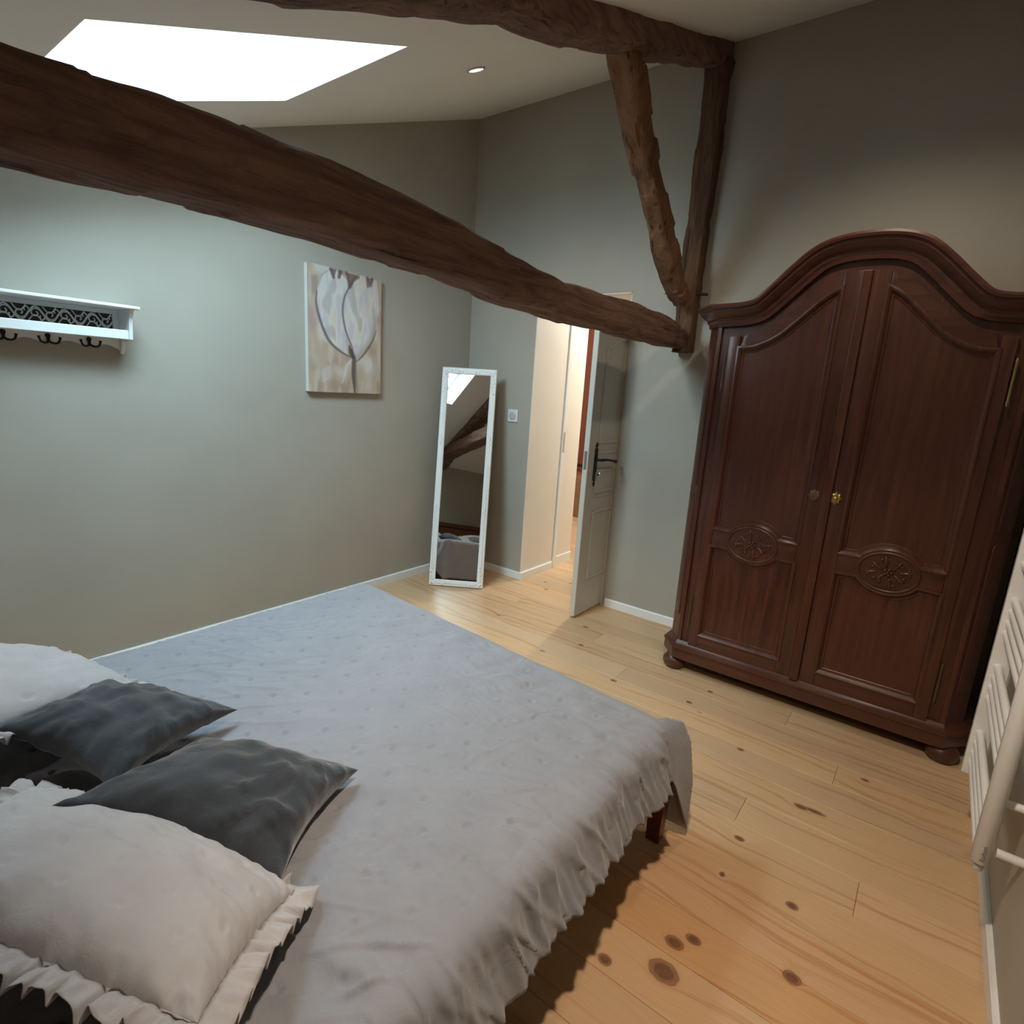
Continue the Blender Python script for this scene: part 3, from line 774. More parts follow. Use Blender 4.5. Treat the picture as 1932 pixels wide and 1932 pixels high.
for a, b_ in cor:
    P = mp_(a * MWD, b_ * MH)
    inw = mu * (-a) + mv * (1 if b_ == 0 else -1)
    fr.append((P, inw, mn))
sweep(bm, fr, prof, closed_path=True); obj('frame', bm, M['white'], mir, 40)
bm = BM()
q = [mp_(-MWD + FWD, FWD, -.006), mp_(MWD - FWD, FWD, -.006), mp_(MWD - FWD, MH - FWD, -.006), mp_(-MWD + FWD, MH - FWD, -.006)]
q2 = [p - mn * .004 for p in q]
hexa(bm, q2 + q); obj('mirror_glass', bm, M['mirror'], mir)
bm = BM(); q = [mp_(-MWD + .004, .004, -.012), mp_(MWD - .004, .004, -.012), mp_(MWD - .004, MH - .004, -.012), mp_(-MWD + .004, MH - .004, -.012)]; q2 = [p - mn * .008 for p in q]
hexa(bm, q2 + q); obj('back_board', bm, M['subfloor'], mir)
R3 = Matrix((mu, mv, mn)).transposed()
def orn(u, v, ang, L_, wdt):
    ell(bmo, mp_(u, v, .007), (L_, wdt, .005), R3 @ Matrix.Rotation(ang, 3, 'Z'), 1)
for a in (-1, 1):
    for b_ in (0, 1):
        bmo = BM(); sv = 1 if b_ == 0 else -1; v0 = 0 if b_ == 0 else MH
        for k in range(7):
            d = .022 + k * .026
            orn(a * (MWD - .022 - .008 * math.sin(k * 1.7)), v0 + sv * d, PI / 2 + .5 * (-1) ** k, .013 - .001 * k, .0055)
            if k < 6: orn(a * (MWD - d), v0 + sv * (.022 + .008 * math.sin(k * 1.7)), .5 * (-1) ** k, .013 - .001 * k, .0055)
        orn(a * (MWD - .024), v0 + sv * .024, PI / 4 * a * sv, .022, .012)
        obj('corner_ornament', bmo, M['white'], mir, 60)
    for v in (.56, 1.07):
        bmo = BM()
        for k in range(-2, 3): orn(a * (MWD - .022 - .006 * math.cos(k * 2.1)), v + k * .016, PI / 2 + .6 * (-1) ** k, .010, .005)
        obj('side_ornament', bmo, M['white'], mir, 60)
bm = BM(); P0, P1 = mp_(0, 1.25, -.022), Vector((.4075, -.4985, 0)) + mb * .40
tube(bm, [P0, Vector((P1.x, P1.y, .012))], .011, 8); obj('rear_leg', bm, M['subfloor'], mir, 50)

# ================================================================== PAINTING
pic = thing('painting', (0, -1.175, 1.36), 'unframed canvas of a pale white tulip on beige on the wall', 'painting')
YA, YB, ZA, ZB, PXF = -1.440, -.905, 1.358, 2.075, .032
bm = BM(); box(bm, .001, PXF - .001, YA, YB, ZA, ZB, .002); obj('canvas_edge', bm, base_mat('bare_canvas_edge', (.58, .57, .54), .8)[0], pic)
NU, NV = 150, 200
u = np.linspace(0, 1, NU); v = np.linspace(0, 1, NV)
UU, VV = np.meshgrid(u, v)
def fnoise(sx, sy, ox=0.0, det=1):
    r = np.zeros_like(UU)
    for i in range(NV):
        for j in range(NU):
            r[i, j] = mnoise.noise(Vector((UU[i, j] * sx + ox, VV[i, j] * sy + ox * .7, ox)))
    return r
n1, n2, n3, n4 = fnoise(3, 3.5, 2.0), fnoise(6, 5, 9.0), fnoise(16, 5, 4.0), fnoise(3.2, 4, 15.0)
def col3(a): return np.array(a)[None, None, :]
sm = lambda x, a, b: np.clip((x - a) / (b - a), 0, 1) ** 2 * (3 - 2 * np.clip((x - a) / (b - a), 0, 1))
img = np.ones((NV, NU, 3)) * col3((.47, .375, .285))
def lay(mask, colr): 
    global img
    img = img * (1 - mask[..., None]) + col3(colr) * mask[..., None]
lay(.75 * sm(n1 + .4 * n2, .05, .45), (.43, .29, .27))
lay(.7 * sm(n4 + .5 * n2, .10, .5), (.64, .62, .58))
lay(.6 * sm(-n2 - .5 * n1, .12, .5), (.32, .245, .215))
lay(.5 * sm(n3, .1, .5), (.56, .50, .42))
def inside(poly):
    m = np.zeros_like(UU, bool); n = len(poly)
    for i in range(n):
        (x1, y1), (x2, y2) = poly[i], poly[(i + 1) % n]
        if y1 == y2: continue
        c_ = ((y1 > VV) != (y2 > VV)) & (UU < (x2 - x1) * (VV - y1) / (y2 - y1) + x1)
        m ^= c_
    return m
def sp(pts): return [(p.x, p.y) for p in spline(pts, 8)]
def dist(pts):
    d = np.full_like(UU, 9.0); tt = np.zeros_like(UU)
    for i in range(len(pts) - 1):
        ax, ay = pts[i]; bx, by = pts[i + 1]
        dx, dy = bx - ax, (by - ay)
        k = np.clip(((UU - ax) * dx + (VV - ay) * dy * 1.75) / (dx * dx + dy * dy * 1.75 + 1e-9), 0, 1)
        e = np.hypot(UU - ax - k * dx, (VV - ay - k * dy) * 1.33)
        upd = e < d; d = np.where(upd, e, d); tt = np.where(upd, (i + k) / (len(pts) - 1), tt)
    return d, tt
left = sp([(.58, .30), (.42, .345), (.27, .42), (.17, .55), (.11, .70), (.14, .86), (.25, .985)])
cenl = sp([(.60, .33), (.57, .40), (.49, .52), (.45, .66), (.47, .78), (.54, .88), (.66, .975)])
rout = sp([(.64, .27), (.74, .335), (.87, .46), (.94, .62), (.965, .78), (.93, .98)])
fm = inside(left + [(.40, .995), (.5, .93), (.62, .99), (.80, .995), (.93, .98)] + list(reversed(rout)))
lay(fm * (.9 + .1 * n2), (.66, .65, .63))
lay(fm * .75 * sm(n3 + .3 * n1, .0, .35), (.50, .48, .54))
lay(fm * .7 * sm(-n3 + .3 * n1, .0, .35), (.66, .58, .44))
lay(fm * .6 * sm(n2 - .4 * n3, .12, .4), (.40, .36, .37))
lay(fm * .5 * sm(UU - .55 * (1 - VV), .45, .75) * sm(-n2, -.1, .3), (.47, .44, .46))
d, t_ = dist(rout); lay(fm * .7 * (1 - sm(d, .02, .11)) * (1 - sm(VV, .5, .8)), (.36, .31, .25))
def stroke(pts, wd, colr, a=.9, taper=True):
    d, t_ = dist(sp(pts) if len(pts) > 2 else pts)
    wd = wd * 1.35
    ww = wd * (.35 + .65 * np.sin(PI * np.clip(t_, .02, .98))) if taper else wd
    lay(a * (1 - sm(d, ww * .45, ww * 1.15)), colr)
DK = (.115, .085, .085)
stroke([(.58, .30), (.42, .345), (.27, .42), (.17, .55), (.11, .70), (.12, .80)], .016, DK, .85)
stroke([(.60, .33), (.57, .40), (.49, .52), (.45, .66), (.47, .78), (.54, .88), (.64, .965)], .013, (.16, .13, .14), .85)
stroke([(.64, .27), (.74, .335), (.87, .46), (.93, .56)], .014, (.15, .11, .09), .8)
stroke([(.13, .82), (.19, .93), (.30, .99)], .012, (.40, .36, .40), .6)
stroke([(.62, .0), (.60, .16), (.605, .29), (.565, .37)], .030, (.10, .075, .07), .92)
stroke([(.60, .30), (.56, .34), (.54, .40)], .026, (.09, .06, .055), .9)
stroke([(.655, .0), (.635, .14), (.63, .26)], .014, (.24, .18, .15), .7)
for tri in ([(.545, .87), (.49, .99), (.66, .985)], [(.33, .92), (.27, .99), (.37, .99)], [(.41, .93), (.385, .99), (.45, .99)], [(.82, .92), (.78, .99), (.88, .985)]):
    lay(inside(tri) * .85, (.17, .095, .10))
for pts in ([(.54, .88), (.52, .96), (.50, .985)], [(.55, .885), (.60, .95), (.66, .975)], [(.33, .93), (.30, .985)], [(.40, .94), (.42, .985)], [(.80, .92), (.79, .985)], [(.84, .93), (.86, .98)]):
    stroke(pts, .020, (.16, .10, .10), .8, False)
stroke([(.44, .08), (.50, .22), (.56, .28)], .02, (.62, .61, .58), .7)
stroke([(.80, .20), (.84, .30)], .045, (.62, .61, .58), .6)
stroke([(.20, .10), (.26, .20)], .06, (.58, .57, .59), .5)
img = np.clip(img * (1 + .06 * n3[..., None]), 0, 1)
V3 = [(PXF, YA + (YB - YA) * float(uu), ZA + (ZB - ZA) * float(vv)) for vv in v for uu in u]
F3 = [(i * NU + j, i * NU + j + 1, (i + 1) * NU + j + 1, (i + 1) * NU + j) for i in range(NV - 1) for j in range(NU - 1)]
mm, nt, b = base_mat('painted_canvas', (.5, .45, .4), .7)
at = N(nt, 'ShaderNodeAttribute'); at.attribute_name = 'paint'; nt.links.new(at.outputs['Color'], b.inputs['Base Color'])
bump(nt, b, noise(nt, coords(nt), 300, 3), .15, .002)
po_ = mesh_obj('picture', V3, F3, mm, pic)
ca = po_.data.color_attributes.new('paint', 'FLOAT_COLOR', 'POINT')
ca.data.foreach_set('color', np.concatenate([img.reshape(-1, 3), np.ones((NU * NV, 1))], 1).astype(np.float32).ravel())

# ================================================================== COAT SHELF
shf = thing('coat_shelf', (0, -2.70, 1.49), 'white wall shelf with fretwork back and dark coat hooks', 'coat shelf')
SY0, SY1 = -3.04, -2.375
bm = BM(); box(bm, .001, .178, SY0 - .02, SY1 + .02, 1.682, 1.696, .003); obj('top_board', bm, M['white'], shf)
side = [(.001, 1.4925), (.012, 1.4925), (.026, 1.510), (.034, 1.535), (.040, 1.548), (.118, 1.548), (.128, 1.556), (.132, 1.60), (.140, 1.645), (.160, 1.6815), (.001, 1.6815)]
for yy in (SY0, SY1 - .014):
    bm = BM(); prism(bm, side, lambda p, q, d: (p, d, q), yy, yy + .014); obj('side_bracket', bm, M['white'], shf)
bm = BM(); box(bm, .016, .122, SY0 + .0145, SY1 - .0145, 1.560, 1.572, .002); box(bm, .110, .126, SY0 + .0145, SY1 - .0145, 1.554, 1.594, .003); obj('lower_shelf', bm, M['white'], shf)
bm = BM()
edge = []
n_ = 96
for i in range(n_ + 1):
    yy = SY0 + .0145 + (SY1 - SY0 - .029) * i / n_
    ph = (yy + 2.508) / .1435
    e = .5 - .5 * math.cos(2 * PI * ph)
    z = 1.5155 + .010 * math.sin(2 * PI * (ph * .5)) ** 2 + .006 * e
    dd = min(yy - SY0, SY1 - yy)
    if dd < .09: z -= .018 * (1 - dd / .09) ** 1.5
    edge.append((yy, z))
prism(bm, edge + [(SY1 - .0145, 1.5595), (SY0 + .0145, 1.5595)], YZ, .003, .015, .0015)
obj('back_board', bm, M['white'], shf)
# fretwork: frame and scrolls over a sheet coloured dark as shade
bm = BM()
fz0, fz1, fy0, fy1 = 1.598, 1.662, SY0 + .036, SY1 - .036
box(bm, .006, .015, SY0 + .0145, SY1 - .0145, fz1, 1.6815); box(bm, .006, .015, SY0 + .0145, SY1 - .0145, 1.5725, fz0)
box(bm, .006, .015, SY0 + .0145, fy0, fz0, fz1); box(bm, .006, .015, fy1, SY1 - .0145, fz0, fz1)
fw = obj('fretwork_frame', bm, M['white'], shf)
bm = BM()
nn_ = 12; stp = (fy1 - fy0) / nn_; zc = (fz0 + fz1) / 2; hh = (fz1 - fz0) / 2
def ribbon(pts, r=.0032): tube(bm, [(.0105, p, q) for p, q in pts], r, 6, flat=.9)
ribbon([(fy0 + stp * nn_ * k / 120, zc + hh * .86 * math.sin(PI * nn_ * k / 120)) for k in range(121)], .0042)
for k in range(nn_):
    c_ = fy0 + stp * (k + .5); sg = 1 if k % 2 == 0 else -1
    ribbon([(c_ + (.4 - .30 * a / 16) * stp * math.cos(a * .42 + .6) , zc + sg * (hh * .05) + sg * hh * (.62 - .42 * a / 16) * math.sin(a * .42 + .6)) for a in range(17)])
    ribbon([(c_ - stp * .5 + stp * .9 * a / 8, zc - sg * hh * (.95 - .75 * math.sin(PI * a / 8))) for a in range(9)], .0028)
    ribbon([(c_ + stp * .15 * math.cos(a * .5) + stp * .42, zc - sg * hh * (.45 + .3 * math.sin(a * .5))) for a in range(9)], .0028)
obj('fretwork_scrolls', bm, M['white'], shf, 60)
bm = BM(); box(bm, .0008, .0022, SY0 + .016, SY1 - .016, 1.575, 1.68); obj('fret_shade_sheet', bm, base_mat('painted_fret_shade', (.075, .06, .045), .8)[0], shf)  # dark sheet paints the shade of the wall seen through the cutouts
for k in range(5):
    hy = -2.508 - .1435 * k
    if hy < SY0 + .03: break
    bm = BM()
    pts = [(hy + .010 * math.cos(a * PI / 12) * (1.0 if math.sin(a * PI / 12) > 0 else .62), 1.543 + (.012 if math.sin(a * PI / 12) > 0 else .024) * math.sin(a * PI / 12)) for a in range(24)]
    prism(bm, pts, YZ, .0152, .021, .0015)
    hk = obj('hook', bm, M['black_iron'], shf, 50)
    for sg in (-1, 1):
        bm = BM(); tube(bm, [(.019, hy, 1.524), (.028, hy + sg * .008, 1.517), (.034, hy + sg * .020, 1.515), (.037, hy + sg * .030, 1.520), (.038, hy + sg * .035, 1.532), (.038, hy + sg * .036, 1.542)], [.0055, .005, .0045, .0045, .0045, .006], 8)
        obj('prong', bm, M['black_iron'], hk, 60)

# ================================================================== SWITCH
sw = thing('wall_switch', (.466, 0, 1.25), 'square white dimmer switch on the wall beside the mirror', 'switch')
bm = BM(); box(bm, .421, .511, -.010, -.0005, 1.204, 1.296, .003); obj('plate', bm, M['plastic'], sw)
bm = BM(); lathe(bm, (.466, -.0102, 1.25), [(.030, 0), (.030, -.004), (.027, -.006), (.015, -.0065)], 28, 'y'); obj('dial', bm, M['greyplastic'], sw, 50)

# ================================================================== TOWEL RADIATOR
rad = thing('towel_radiator', (3.36, -1.42, .30), 'white ladder towel radiator mounted on the right-hand wall', 'radiator')
NYC, FYC, RXC = -1.650, -1.150, 3.326
bm = BM(); tube(bm, [(RXC, NYC, .326), (RXC, NYC, .329), (RXC, NYC, 1.40), (RXC, NYC, 1.404)], [.018, .021, .021, .018], 24); c1 = obj('collector', bm, M['enamel'], rad, 50)
bm = BM()
pts = [(RXC - .028, FYC - .013), (RXC + .022, FYC - .013), (RXC + .028, FYC - .006), (RXC + .028, FYC + .006), (RXC + .022, FYC + .013), (RXC - .028, FYC + .013)]
prism(bm, pts, XY, .305, 1.404, .002); obj('collector', bm, M['enamel'], rad)
for g in (.347, .580, .799, 1.025, 1.25):
    for k in range(4):
        z = g + .0362 * k
        if z > 1.38: continue
        bm = BM(); xt = RXC - .006
        tube(bm, [(xt, NYC + .02, z), (xt, FYC - .0131, z)], .0112, 14); obj('tube', bm, M['enamel'], rad, 50)
for z in (.42, 1.16):
    for yy in (NYC + .055, FYC - .06):
        bm = BM(); tube(bm, [(RXC + .012, yy, z + .06), (RX - .001, yy, z + .06)], .011, 12); obj('wall_bracket', bm, M['enamel'], rad, 50)
bm = BM(); lathe(bm, (RXC, NYC, .308), [(.010, -.006), (.012, .004), (.012, .018)], 12); obj('valve', bm, M['greyplastic'], rad, 50)
bm = BM(); tube(bm, [(RXC + .028, NYC + .012, .36), (RX - .001, NYC + .012, .36)], .012, 12); obj('inlet_pipe', bm, M['enamel'], rad, 50)
fd = bpy.data.curves.new('lettering', 'FONT'); fd.body = 'Radson'; fd.size = .0155; fd.extrude = .0002; fd.align_x = 'LEFT'; fd.align_y = 'CENTER'
tmp = bpy.data.objects.new('lettering_curve', fd); COL.objects.link(tmp)
bpy.context.view_layer.update()
fm_ = bpy.data.meshes.new_from_object(tmp.evaluated_get(bpy.context.evaluated_depsgraph_get())); bpy.data.objects.remove(tmp)
fo = bpy.data.objects.new('lettering', fm_); COL.objects.link(fo); fm_.materials.clear(); fm_.materials.append(M['ink'])
to_cam = Vector((CAM.x - RXC, CAM.y - NYC, 0)).normalized()
ang_t = math.atan2(-1.0, 0.10)
tn = Vector((math.cos(ang_t), math.sin(ang_t), 0)); tx = Vector((0, 0, 1)); ty = tn.cross(tx)
pt = Vector((RXC, NYC, .338)) + tn * .0212
fo.parent = c1
fo.matrix_local = Matrix.Translation(pt - parent_off(c1)) @ Matrix((tx, ty, tn)).transposed().to_4x4()

# ================================================================== BED
bed = thing('bed', (1.80, -2.9, 0), 'double bed with red-brown wooden frame and legs under the pale cover', 'bed')
BX0, BX1, BYF, BYH = .93, 2.515, -1.86, -3.90
bm = BM(); box(bm, BX0 + .02, BX1 - .01, BYH, BYF - .02, .29, .440, .04, 3); obj('mattress', bm, M['matt'], bed, 50)
for xx in (BX0 + .03, BX1 - .035):
    bm = BM(); box(bm, xx, xx + .03, BYH, -1.80, .17, .295, .004); obj('side_rail', bm, M['bedwood'], bed)
bm = BM(); box(bm, BX0 + .06, BX1 - .013, -1.83, -1.80, .17, .295, .004); obj('foot_rail', bm, M['bedwood'], bed)
for xx in (BX0 + .02, BX1 - .022):
    for y0 in (-1.806, BYH):
        bm = BM()
        top = .385 if y0 > -2 else .80
        hexa(bm, [(xx + .006, y0 + .006, 0), (xx + .050, y0 + .006, 0), (xx + .050, y0 + .050, 0), (xx + .006, y0 + .050, 0), (xx, y0, .28), (xx + .056, y0, .28), (xx + .056, y0 + .056, .28), (xx, y0 + .056, .28)])
        box(bm, xx, xx + .056, y0, y0 + .056, .2802, top, .004)
        obj('leg', bm, M['bedwood'], bed)
bm = BM(); box(bm, BX0 - .02, BX1 + .03, BYH - .045, BYH - .008, .25, .84, .006); hb = obj('headboard', bm, M['bedwood'], bed)
bm = BM(); box(bm, BX0 - .035, BX1 + .045, BYH - .06, BYH + .01, .84, .90, .012, 2); obj('top_rail', bm, M['bedwood'], hb)

# coverlet: one sheet over the top, hanging at the sides and foot, tented over the foot post by the wardrobe
cov_nx, cov_ny = 270, 330
def fold(x, y, sx, sy, o=0.0): return mnoise.noise(Vector((x * sx + o, y * sy - o, o * 1.3)))
ZT = .468
def foot_y(x): return -1.735 - .078 * (x - .93)
def top_h(x, y):
    z = ZT + .006 * fold(x, y, 2.2, 2.2, 3.0)
    rim = max(0.0, 1 - (BX1 - x) / .70) if x < BX1 else 1.0
    ftr = max(0.0, 1 - (foot_y(x) - y) / .45) * max(0.0, min(1, (x - 1.2) / .6))
    # tension folds running in from the side edge, and off the foot corner
    z += (.0040 + .016 * rim) * fold(x + .22 * y, y - .28 * x, 4.0, 22.0, 7.0) * (.35 + 1.2 * max(0, fold(x, y, 1.4, 1.4, 5.0)) + .5 * rim)
    z += .016 * ftr * fold(x - .35 * y, y + .4 * x, 20.0, 5.0, 11.0)
    z += .006 * fold(x, y, 9.0, 12.0, 21.0)
    r4 = max(0.0, 1 - (BX1 - .02 - x) / .30) ** 1.5 if x < BX1 - .02 else 1.0
    z += r4 * (.016 * fold(x, y + .25 * x, .8, 15.0, 81.0) + .008 * fold(x, y + .2 * x, 1.5, 33.0, 91.0))
    cm = max(0.0, min(1.0, .25 + .9 * rim + .8 * ftr + .9 * fold(x, y, 1.1, 1.1, 31.0)))
    for ca, sa, f1, f2, o_ in ((.94, .34, 3.2, 17.0, 41.0), (.70, .71, 3.0, 15.0, 51.0), (.98, -.17, 5.0, 30.0, 61.0), (.3, .95, 4.0, 22.0, 71.0)):
        p_, q_ = x * ca + y * sa, -x * sa + y * ca
        wv = .16 * fold(p_, q_, 2.5, 2.5, o_ + 3)
        rg = 1 - min(1, abs(fold(p_, q_ + .1 * wv, f1, f2, o_)) / .16)
        gate = max(0, fold(p_, q_, 2.6, 5.0, o_ + 7) + .12)
        z += .019 * cm * gate * rg * rg * (1 if f2 < 25 else .6)
    r_ = mnoise.noise(Vector((x * 2.3 + 1.0, y * 1.7 + 2.0, .4)))
    z += .004 * max(0, 1 - abs(r_) / .035) * (.4 + .6 * rim)
    return z
def tuft(x, y):
    px_, py_ = .136, .155
    best = 9
    for ox, oy in ((0, 0), (.5, .5)):
        a = (x - 2.352) / px_ + ox; c_ = (y + 2.411) / py_ + oy
        best = min(best, math.hypot((a - round(a)) * px_, (c_ - round(c_)) * py_))
    return best
def dimple(d): return -.008 * math.exp(-(d / .010) ** 2) + .0035 * math.exp(-((d - .012) / .006) ** 2) - .005 * math.exp(-(d / .040) ** 2)
HS, HF, HL = .208, .42, .36            # hang at side, at foot
RAD_ = .055
def bend(d, hang_out):
    """distance past the edge -> (outward, drop)"""
    q = RAD_ * PI / 2
    if d < q: a = d / RAD_; return RAD_ * math.sin(a), RAD_ * (1 - math.cos(a))
    e = d - q
    return RAD_ + hang_out * e, RAD_ + e * .985
verts = []; faces = []
def P_side(y, d, sgn):
    w_ = 1.0 if d > .03 else d / .03
    wave = .007 * math.sin(y * 21 + 1.5 * math.sin(y * 7)) + .008 * fold(0, y, 1, 13, 2.0) + .007 * fold(0, y, 1, 34, 6.0)
    o, dr = bend(d, .20)
    k = min(1, d / HS)
    hem = .010 * math.sin(y * 9 + 1) + .012 * fold(1, y, 1, 25, 9)
    xe = (BX1 - .02) if sgn > 0 else BX0
    return Vector((xe + sgn * (o + wave * k * 1.1 + .012 * k * k), y, ZT - dr - hem * k))
def P_foot(x, d):
    wave = .014 * math.sin(x * 19 + 1.2 * math.sin(x * 5)) + .008 * fold(x, 0, 14, 1, 2.0)
    o, dr = bend(d, .08); k = min(1, d / HF)
    return Vector((x, foot_y(x) + o + wave * k, ZT - dr))
us = [('L', (1 - i / 22) * HL) for i in range(22)] + [('T', BX0 + (BX1 - .02 - BX0) * i / (cov_nx - 1)) for i in range(cov_nx)] + [('R', (i + 1) / 26 * HS) for i in range(26)]
vs_ = [('T', i / (cov_ny - 1)) for i in range(cov_ny)] + [('F', (i + 1) / 26 * HF) for i in range(26)]
XR = BX1 - .02
ridge = [(0, Vector((XR, foot_y(XR), ZT))), (.18, Vector((2.515, -1.785, .452))), (.34, Vector((2.548, -1.722, .424))), (.46, Vector((2.582, -1.722, .365))), (.72, Vector((2.604, -1.715, .22))), (1.0, Vector((2.606, -1.718, .045)))]
def R_at(t):
    for (a, A_), (b_, B_) in zip(ridge, ridge[1:]):
        if t <= b_: return A_.lerp(B_, (t - a) / (b_ - a))
    return ridge[-1][1]
for vi, (vk, vv_) in enumerate(vs_):
    for ui, (uk, uv_) in enumerate(us):
        if vk == 'T':
            if uk == 'T':
                x = uv_; yf = foot_y(x); y = BYH + .01 + (yf - BYH - .01) * vv_
                z = top_h(x, y)
                edge_d = min(XR - x, yf - y, x - BX0)
                if edge_d < .05: z = ZT + (z - ZT) * (.55 + .45 * edge_d / .05)
                if edge_d > .01: z += dimple(tuft(x, y))
                p = Vector((x, y, z))
            else:
                sg = 1 if uk == 'R' else -1
                xe = XR if uk == 'R' else BX0
                y = BYH + .01 + (foot_y(xe) - BYH - .01) * vv_
                p = P_side(y, uv_, sg)
                dz = top_h(xe, y) - ZT
                p.z += .55 * dz * max(0, 1 - uv_ / .10); p.x += sg * .9 * dz * min(1, uv_ / .05) * max(0, 1 - uv_ / .30)
                tx_ = (xe + sg * uv_)
                dm = dimple(tuft(tx_, y)); p.x += sg * dm * .6
                p.x += sg * (.012 * fold(0, p.y + .3 * p.z, 1, 40, 13) + .010 * (1 - min(1, abs(fold(p.z, p.y + .5 * p.z, 3, 17, 23)) / .15))) * min(1, uv_ / .05)
        else:
            if uk == 'T':
                p = P_foot(uv_, vv_)
            else:
                sg = 1 if uk == 'R' else -1
                xe = XR if uk == 'R' else BX0
                dx, dy = uv_, vv_
                HH = HS if uk == 'R' else HL
                tau = max(dx / HH, dy / HF)
                phi = math.degrees(math.atan2(dy / HF, dx / HH))
                w_ = 1 - abs(phi / 45 - 1)
                w_ = w_ ** .8
                if phi < 45:
                    base = P_side(foot_y(xe), dx if dx / HH >= dy / HF else tau * HH, sg)
                else:
                    base = P_foot(xe, tau * HF)
                if uk == 'R':
                    rd = R_at(tau)
                    sepv = Vector((.012, -.006, 0)) * (1 if phi < 45 else -1) * (1 - w_)
                    p = base.lerp(rd, w_) + sepv * tau
                else:
                    rd = Vector((xe - .10 * tau, foot_y(xe) + .12 * tau, ZT - .40 * tau))
                    p = base.lerp(rd, w_)
        verts.append(p)
nu_, nv_ = len(us), len(vs_)
for i in range(nv_ - 1):
    for j in range(nu_ - 1):
        a = i * nu_ + j
        faces.append((a, a + 1, a + nu_ + 1, a + nu_))
cover = mesh_obj('coverlet', verts, faces, M['cover'], None, 180)
so = cover.modifiers.new('thickness', 'SOLIDIFY'); so.thickness = .004; so.offset = -1
tag(cover, 'pale grey-beige tufted cotton coverlet draped over the bed', 'coverlet')

# ------------------------------------------------------------------ pillows and cushions
def cushion(corners, tt, tb, n=54, pinch=.10, wr=.006, seed=0.0, freq=6.0, power=.5, dims=False, creases=1.6, gather=0.0):
    A, B, C_, D = [Vector(c_) for c_ in corners]
    nrm = ((B - A).cross(D - A) + (D - C_).cross(B - C_)).normalized()
    if nrm.z < 0: nrm = -nrm
    V = []; F = []
    cen = (A + B + C_ + D) / 4
    idx = {}
    L1, L2 = (B - A).length, (D - A).length
    def base(u, v):
        # u, v in -1..1 ; edges drawn in between the corners
        pu = u * (1 - pinch * (1 - v * v) * u * u); pv = v * (1 - pinch * (1 - u * u) * v * v)
        s, t = (pu + 1) / 2, (pv + 1) / 2
        return A * (1 - s) * (1 - t) + B * s * (1 - t) + C_ * s * t + D * (1 - s) * t
    for side in (1, -1):
        for i in range(n + 1):
            for j in range(n + 1):
                u, v = math.sin(PI / 2 * (2 * i / n - 1)), math.sin(PI / 2 * (2 * j / n - 1))
                rim = i in (0, n) or j in (0, n)
                if side < 0 and rim: idx[(side, i, j)] = idx[(1, i, j)]; continue
                h = ((1 - u * u) * (1 - v * v)) ** power
                p = base(u, v)
                w_ = mnoise.noise(Vector((u * freq * .5 + seed, v * freq * .5, seed))) + .5 * mnoise.noise(Vector((u * freq + seed, v * freq * .4, seed + 3)))
                r = max(abs(u), abs(v))
                ang = math.atan2(v, u)
                pleat = math.sin(ang * 22 + 3 * mnoise.noise(Vector((ang * 3, seed, 0)))) * max(0, r - .45) * h ** .5
                for ka, kf, ko in ((.5, 2.6, 1.0), (-.7, 3.1, 4.0), (1.2, 2.2, 8.0)):
                    cu_, su_ = math.cos(ka + seed), math.sin(ka + seed)
                    rr_ = mnoise.noise(Vector(((u * cu_ + v * su_) * .8 + seed + ko, (-u * su_ + v * cu_) * kf, ko)))
                    pleat += creases * max(0, 1 - abs(rr_) / .10) * max(0, mnoise.noise(Vector((u * 1.3 + ko, v * 1.3 + seed, 2))) + .1) * h ** .5
                if gather and side > 0:
                    sN = (v * L2 if abs(u) > abs(v) else u * L1) / .022
                    pleat += gather * math.sin(sN * 2 + 4 * mnoise.noise(Vector((u * 3, v * 3, seed)))) * max(0, r - .62) ** 1.2 * (.4 + max(0, mnoise.noise(Vector((u * 2.5 + 9, v * 2.5, seed)))) * 2)
                z = (tt if side > 0 else -tb) * h + side * (wr * w_ * 1.6 * h ** .5 + wr * .9 * pleat)
                if dims and side > 0:
                    a = u * L1 / 2 / .115; c_ = v * L2 / 2 / .13
                    dd = min(math.hypot((a - round(a)) * .115, (c_ - round(c_)) * .13), math.hypot((a + .5 - round(a + .5)) * .115, (c_ + .5 - round(c_ + .5)) * .13))
                    z += dimple(dd) * .8
                idx[(side, i, j)] = len(V); V.append(p + nrm * z)
    for side in (1, -1):
        for i in range(n):
            for j in range(n):
                f = (idx[(side, i, j)], idx[(side, i + 1, j)], idx[(side, i + 1, j + 1)], idx[(side, i, j + 1)])
                F.append(f if side > 0 else tuple(reversed(f)))
    rimpts = []
    seq = [(i, 0) for i in range(n)] + [(n, j) for j in range(n)] + [(i, n) for i in range(n, 0, -1)] + [(0, j) for j in range(n, 0, -1)]
    for i, j in seq: rimpts.append(V[idx[(1, i, j)]])
    return V, F, rimpts, nrm, cen
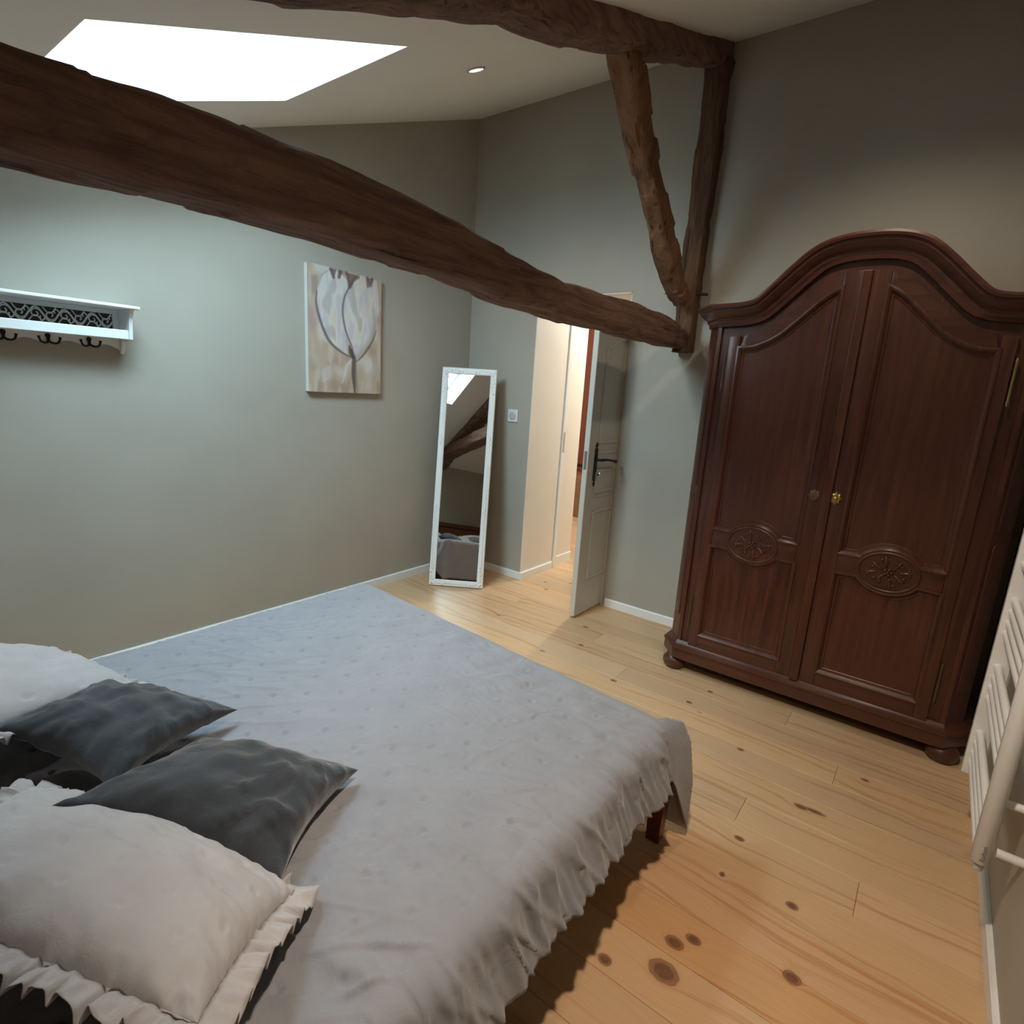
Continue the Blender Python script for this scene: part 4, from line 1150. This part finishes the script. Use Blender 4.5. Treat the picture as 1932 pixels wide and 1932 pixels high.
def frill(rim, nrm, cen, wd, ruff, droop=0.0, seed=0.0, m=6):
    pts = []
    n = len(rim)
    dense = []
    L_ = 0; acc = [0]
    for i in range(n):
        L_ += (rim[(i + 1) % n] - rim[i]).length; acc.append(L_)
    K = 640
    for k in range(K):
        s = L_ * k / K
        i = max(q for q in range(n) if acc[q] <= s)
        t = (s - acc[i]) / max(1e-6, acc[i + 1] - acc[i])
        p = rim[i].lerp(rim[(i + 1) % n], t)
        tg = (rim[(i + 1) % n] - rim[i]).normalized()
        o = nrm.cross(tg)
        if o.dot(p - cen) < 0: o = -o
        dense.append((p, o, s))
    sm_o = []; sm_t = []
    for k in range(K):
        o = Vector((0, 0, 0))
        for q in range(-8, 9): o += dense[(k + q) % K][1]
        sm_o.append(o.normalized()); sm_t.append(nrm.cross(sm_o[-1]))
    V = []; F = []
    for k, (p, o, s) in enumerate(dense):
        nz = mnoise.noise(Vector((s * 9, seed, 0)))
        ph = 2 * PI * s / .047 + 5 * nz
        for q in range(m + 1):
            f = q / m
            V.append(p + sm_o[k] * (wd * f * (1 + .18 * nz)) + nrm * (ruff * f ** .8 * math.sin(ph + .8 * f) + .003 * (1 - f) * f * 4 * math.sin(ph * 2.7) + .35 * ruff * f * math.sin(ph * 1.9 + 2)) + sm_t[k] * (.5 * ruff * f * math.cos(ph * .9)) + Vector((0, 0, -droop * f * f)))
    for k in range(K):
        for q in range(m):
            a = k * (m + 1) + q; b_ = ((k + 1) % K) * (m + 1) + q
            F.append((a, b_, b_ + 1, a + 1))
    return V, F
def make_pillow(name, loc, corners, tt, tb, mat, label, cat, group, fr=None, **kw):
    th_ = thing(name, loc, label, cat, group)
    V, F, rim, nrm, cen = cushion(corners, tt, tb, **kw)
    body = mesh_obj('case', V, F, mat, th_, 180)
    if fr:
        V, F = frill(rim, nrm, cen, fr[0], fr[1], fr[2], kw.get('seed', 0))
        f_ = mesh_obj('frill', V, F, mat, th_, 180)
        s_ = f_.modifiers.new('thickness', 'SOLIDIFY'); s_.thickness = .0016
    return th_
G = 'frilled pillows at the bed head'
make_pillow('pillow', (2.05, -3.2, .48), [(1.65, -3.173, .556), (2.245, -2.931, .508), (2.46, -3.194, .666), (1.924, -3.431, .682)], .08, .045, M['sham'],
            'pale frilled pillow at the near bed side under a charcoal cushion', 'pillow', G, fr=(.044, .010, .004), seed=2.0, wr=.006, n=90, gather=2.2, creases=1.0, dims=True, pinch=.04, power=.42)
make_pillow('pillow', (1.25, -3.2, .48), [(.950, -2.975, .555), (1.345, -2.850, .530), (1.545, -3.273, .661), (.998, -3.42, .703)], .075, .04, M['sham'],
            'pale frilled pillow on the far bed side next to the wall', 'pillow', G, fr=(.045, .010, .004), seed=12.0, wr=.005, n=70, gather=1.5, creases=.8, dims=True, pinch=.05, power=.42)
make_pillow('pillow', (2.1, -3.62, .48), [(1.75, -3.75, .56), (1.9, -3.44, .535), (2.46, -3.42, .535), (2.44, -3.80, .56)], .075, .06, M['blackcloth'],  # added pillow, coloured black to fill the dark area at the bed head
            'black pillow mostly hidden behind the near frilled pillow', 'pillow', None, seed=22.0)
make_pillow('pillow', (1.3, -3.62, .48), [(.98, -3.80, .56), (1.0, -3.48, .535), (1.60, -3.46, .535), (1.60, -3.80, .56)], .075, .06, M['sham'],
            'pale sleeping pillow behind the far frilled pillow by the headboard', 'pillow', None, seed=32.0)
G = 'charcoal cushions on the bed'
make_pillow('cushion', (2.05, -2.95, .48), [(1.887, -3.194, .655), (2.221, -2.949, .500), (2.05, -2.636, .500), (1.75, -2.873, .556)], .085, .035, M['charcoal'],
            'charcoal velvet cushion lying nearer the middle of the bed', 'cushion', G, seed=5.0, wr=.007, creases=3.0, pinch=.14, power=.45)
make_pillow('cushion', (1.65, -3.0, .48), [(1.498, -3.204, .640), (1.756, -3.068, .545), (1.603, -2.71, .510), (1.356, -2.957, .600)], .072, .035, M['charcoal'],
            'charcoal velvet cushion propped on the far frilled pillow', 'cushion', G, seed=15.0, wr=.007, creases=3.0, pinch=.14, power=.45)
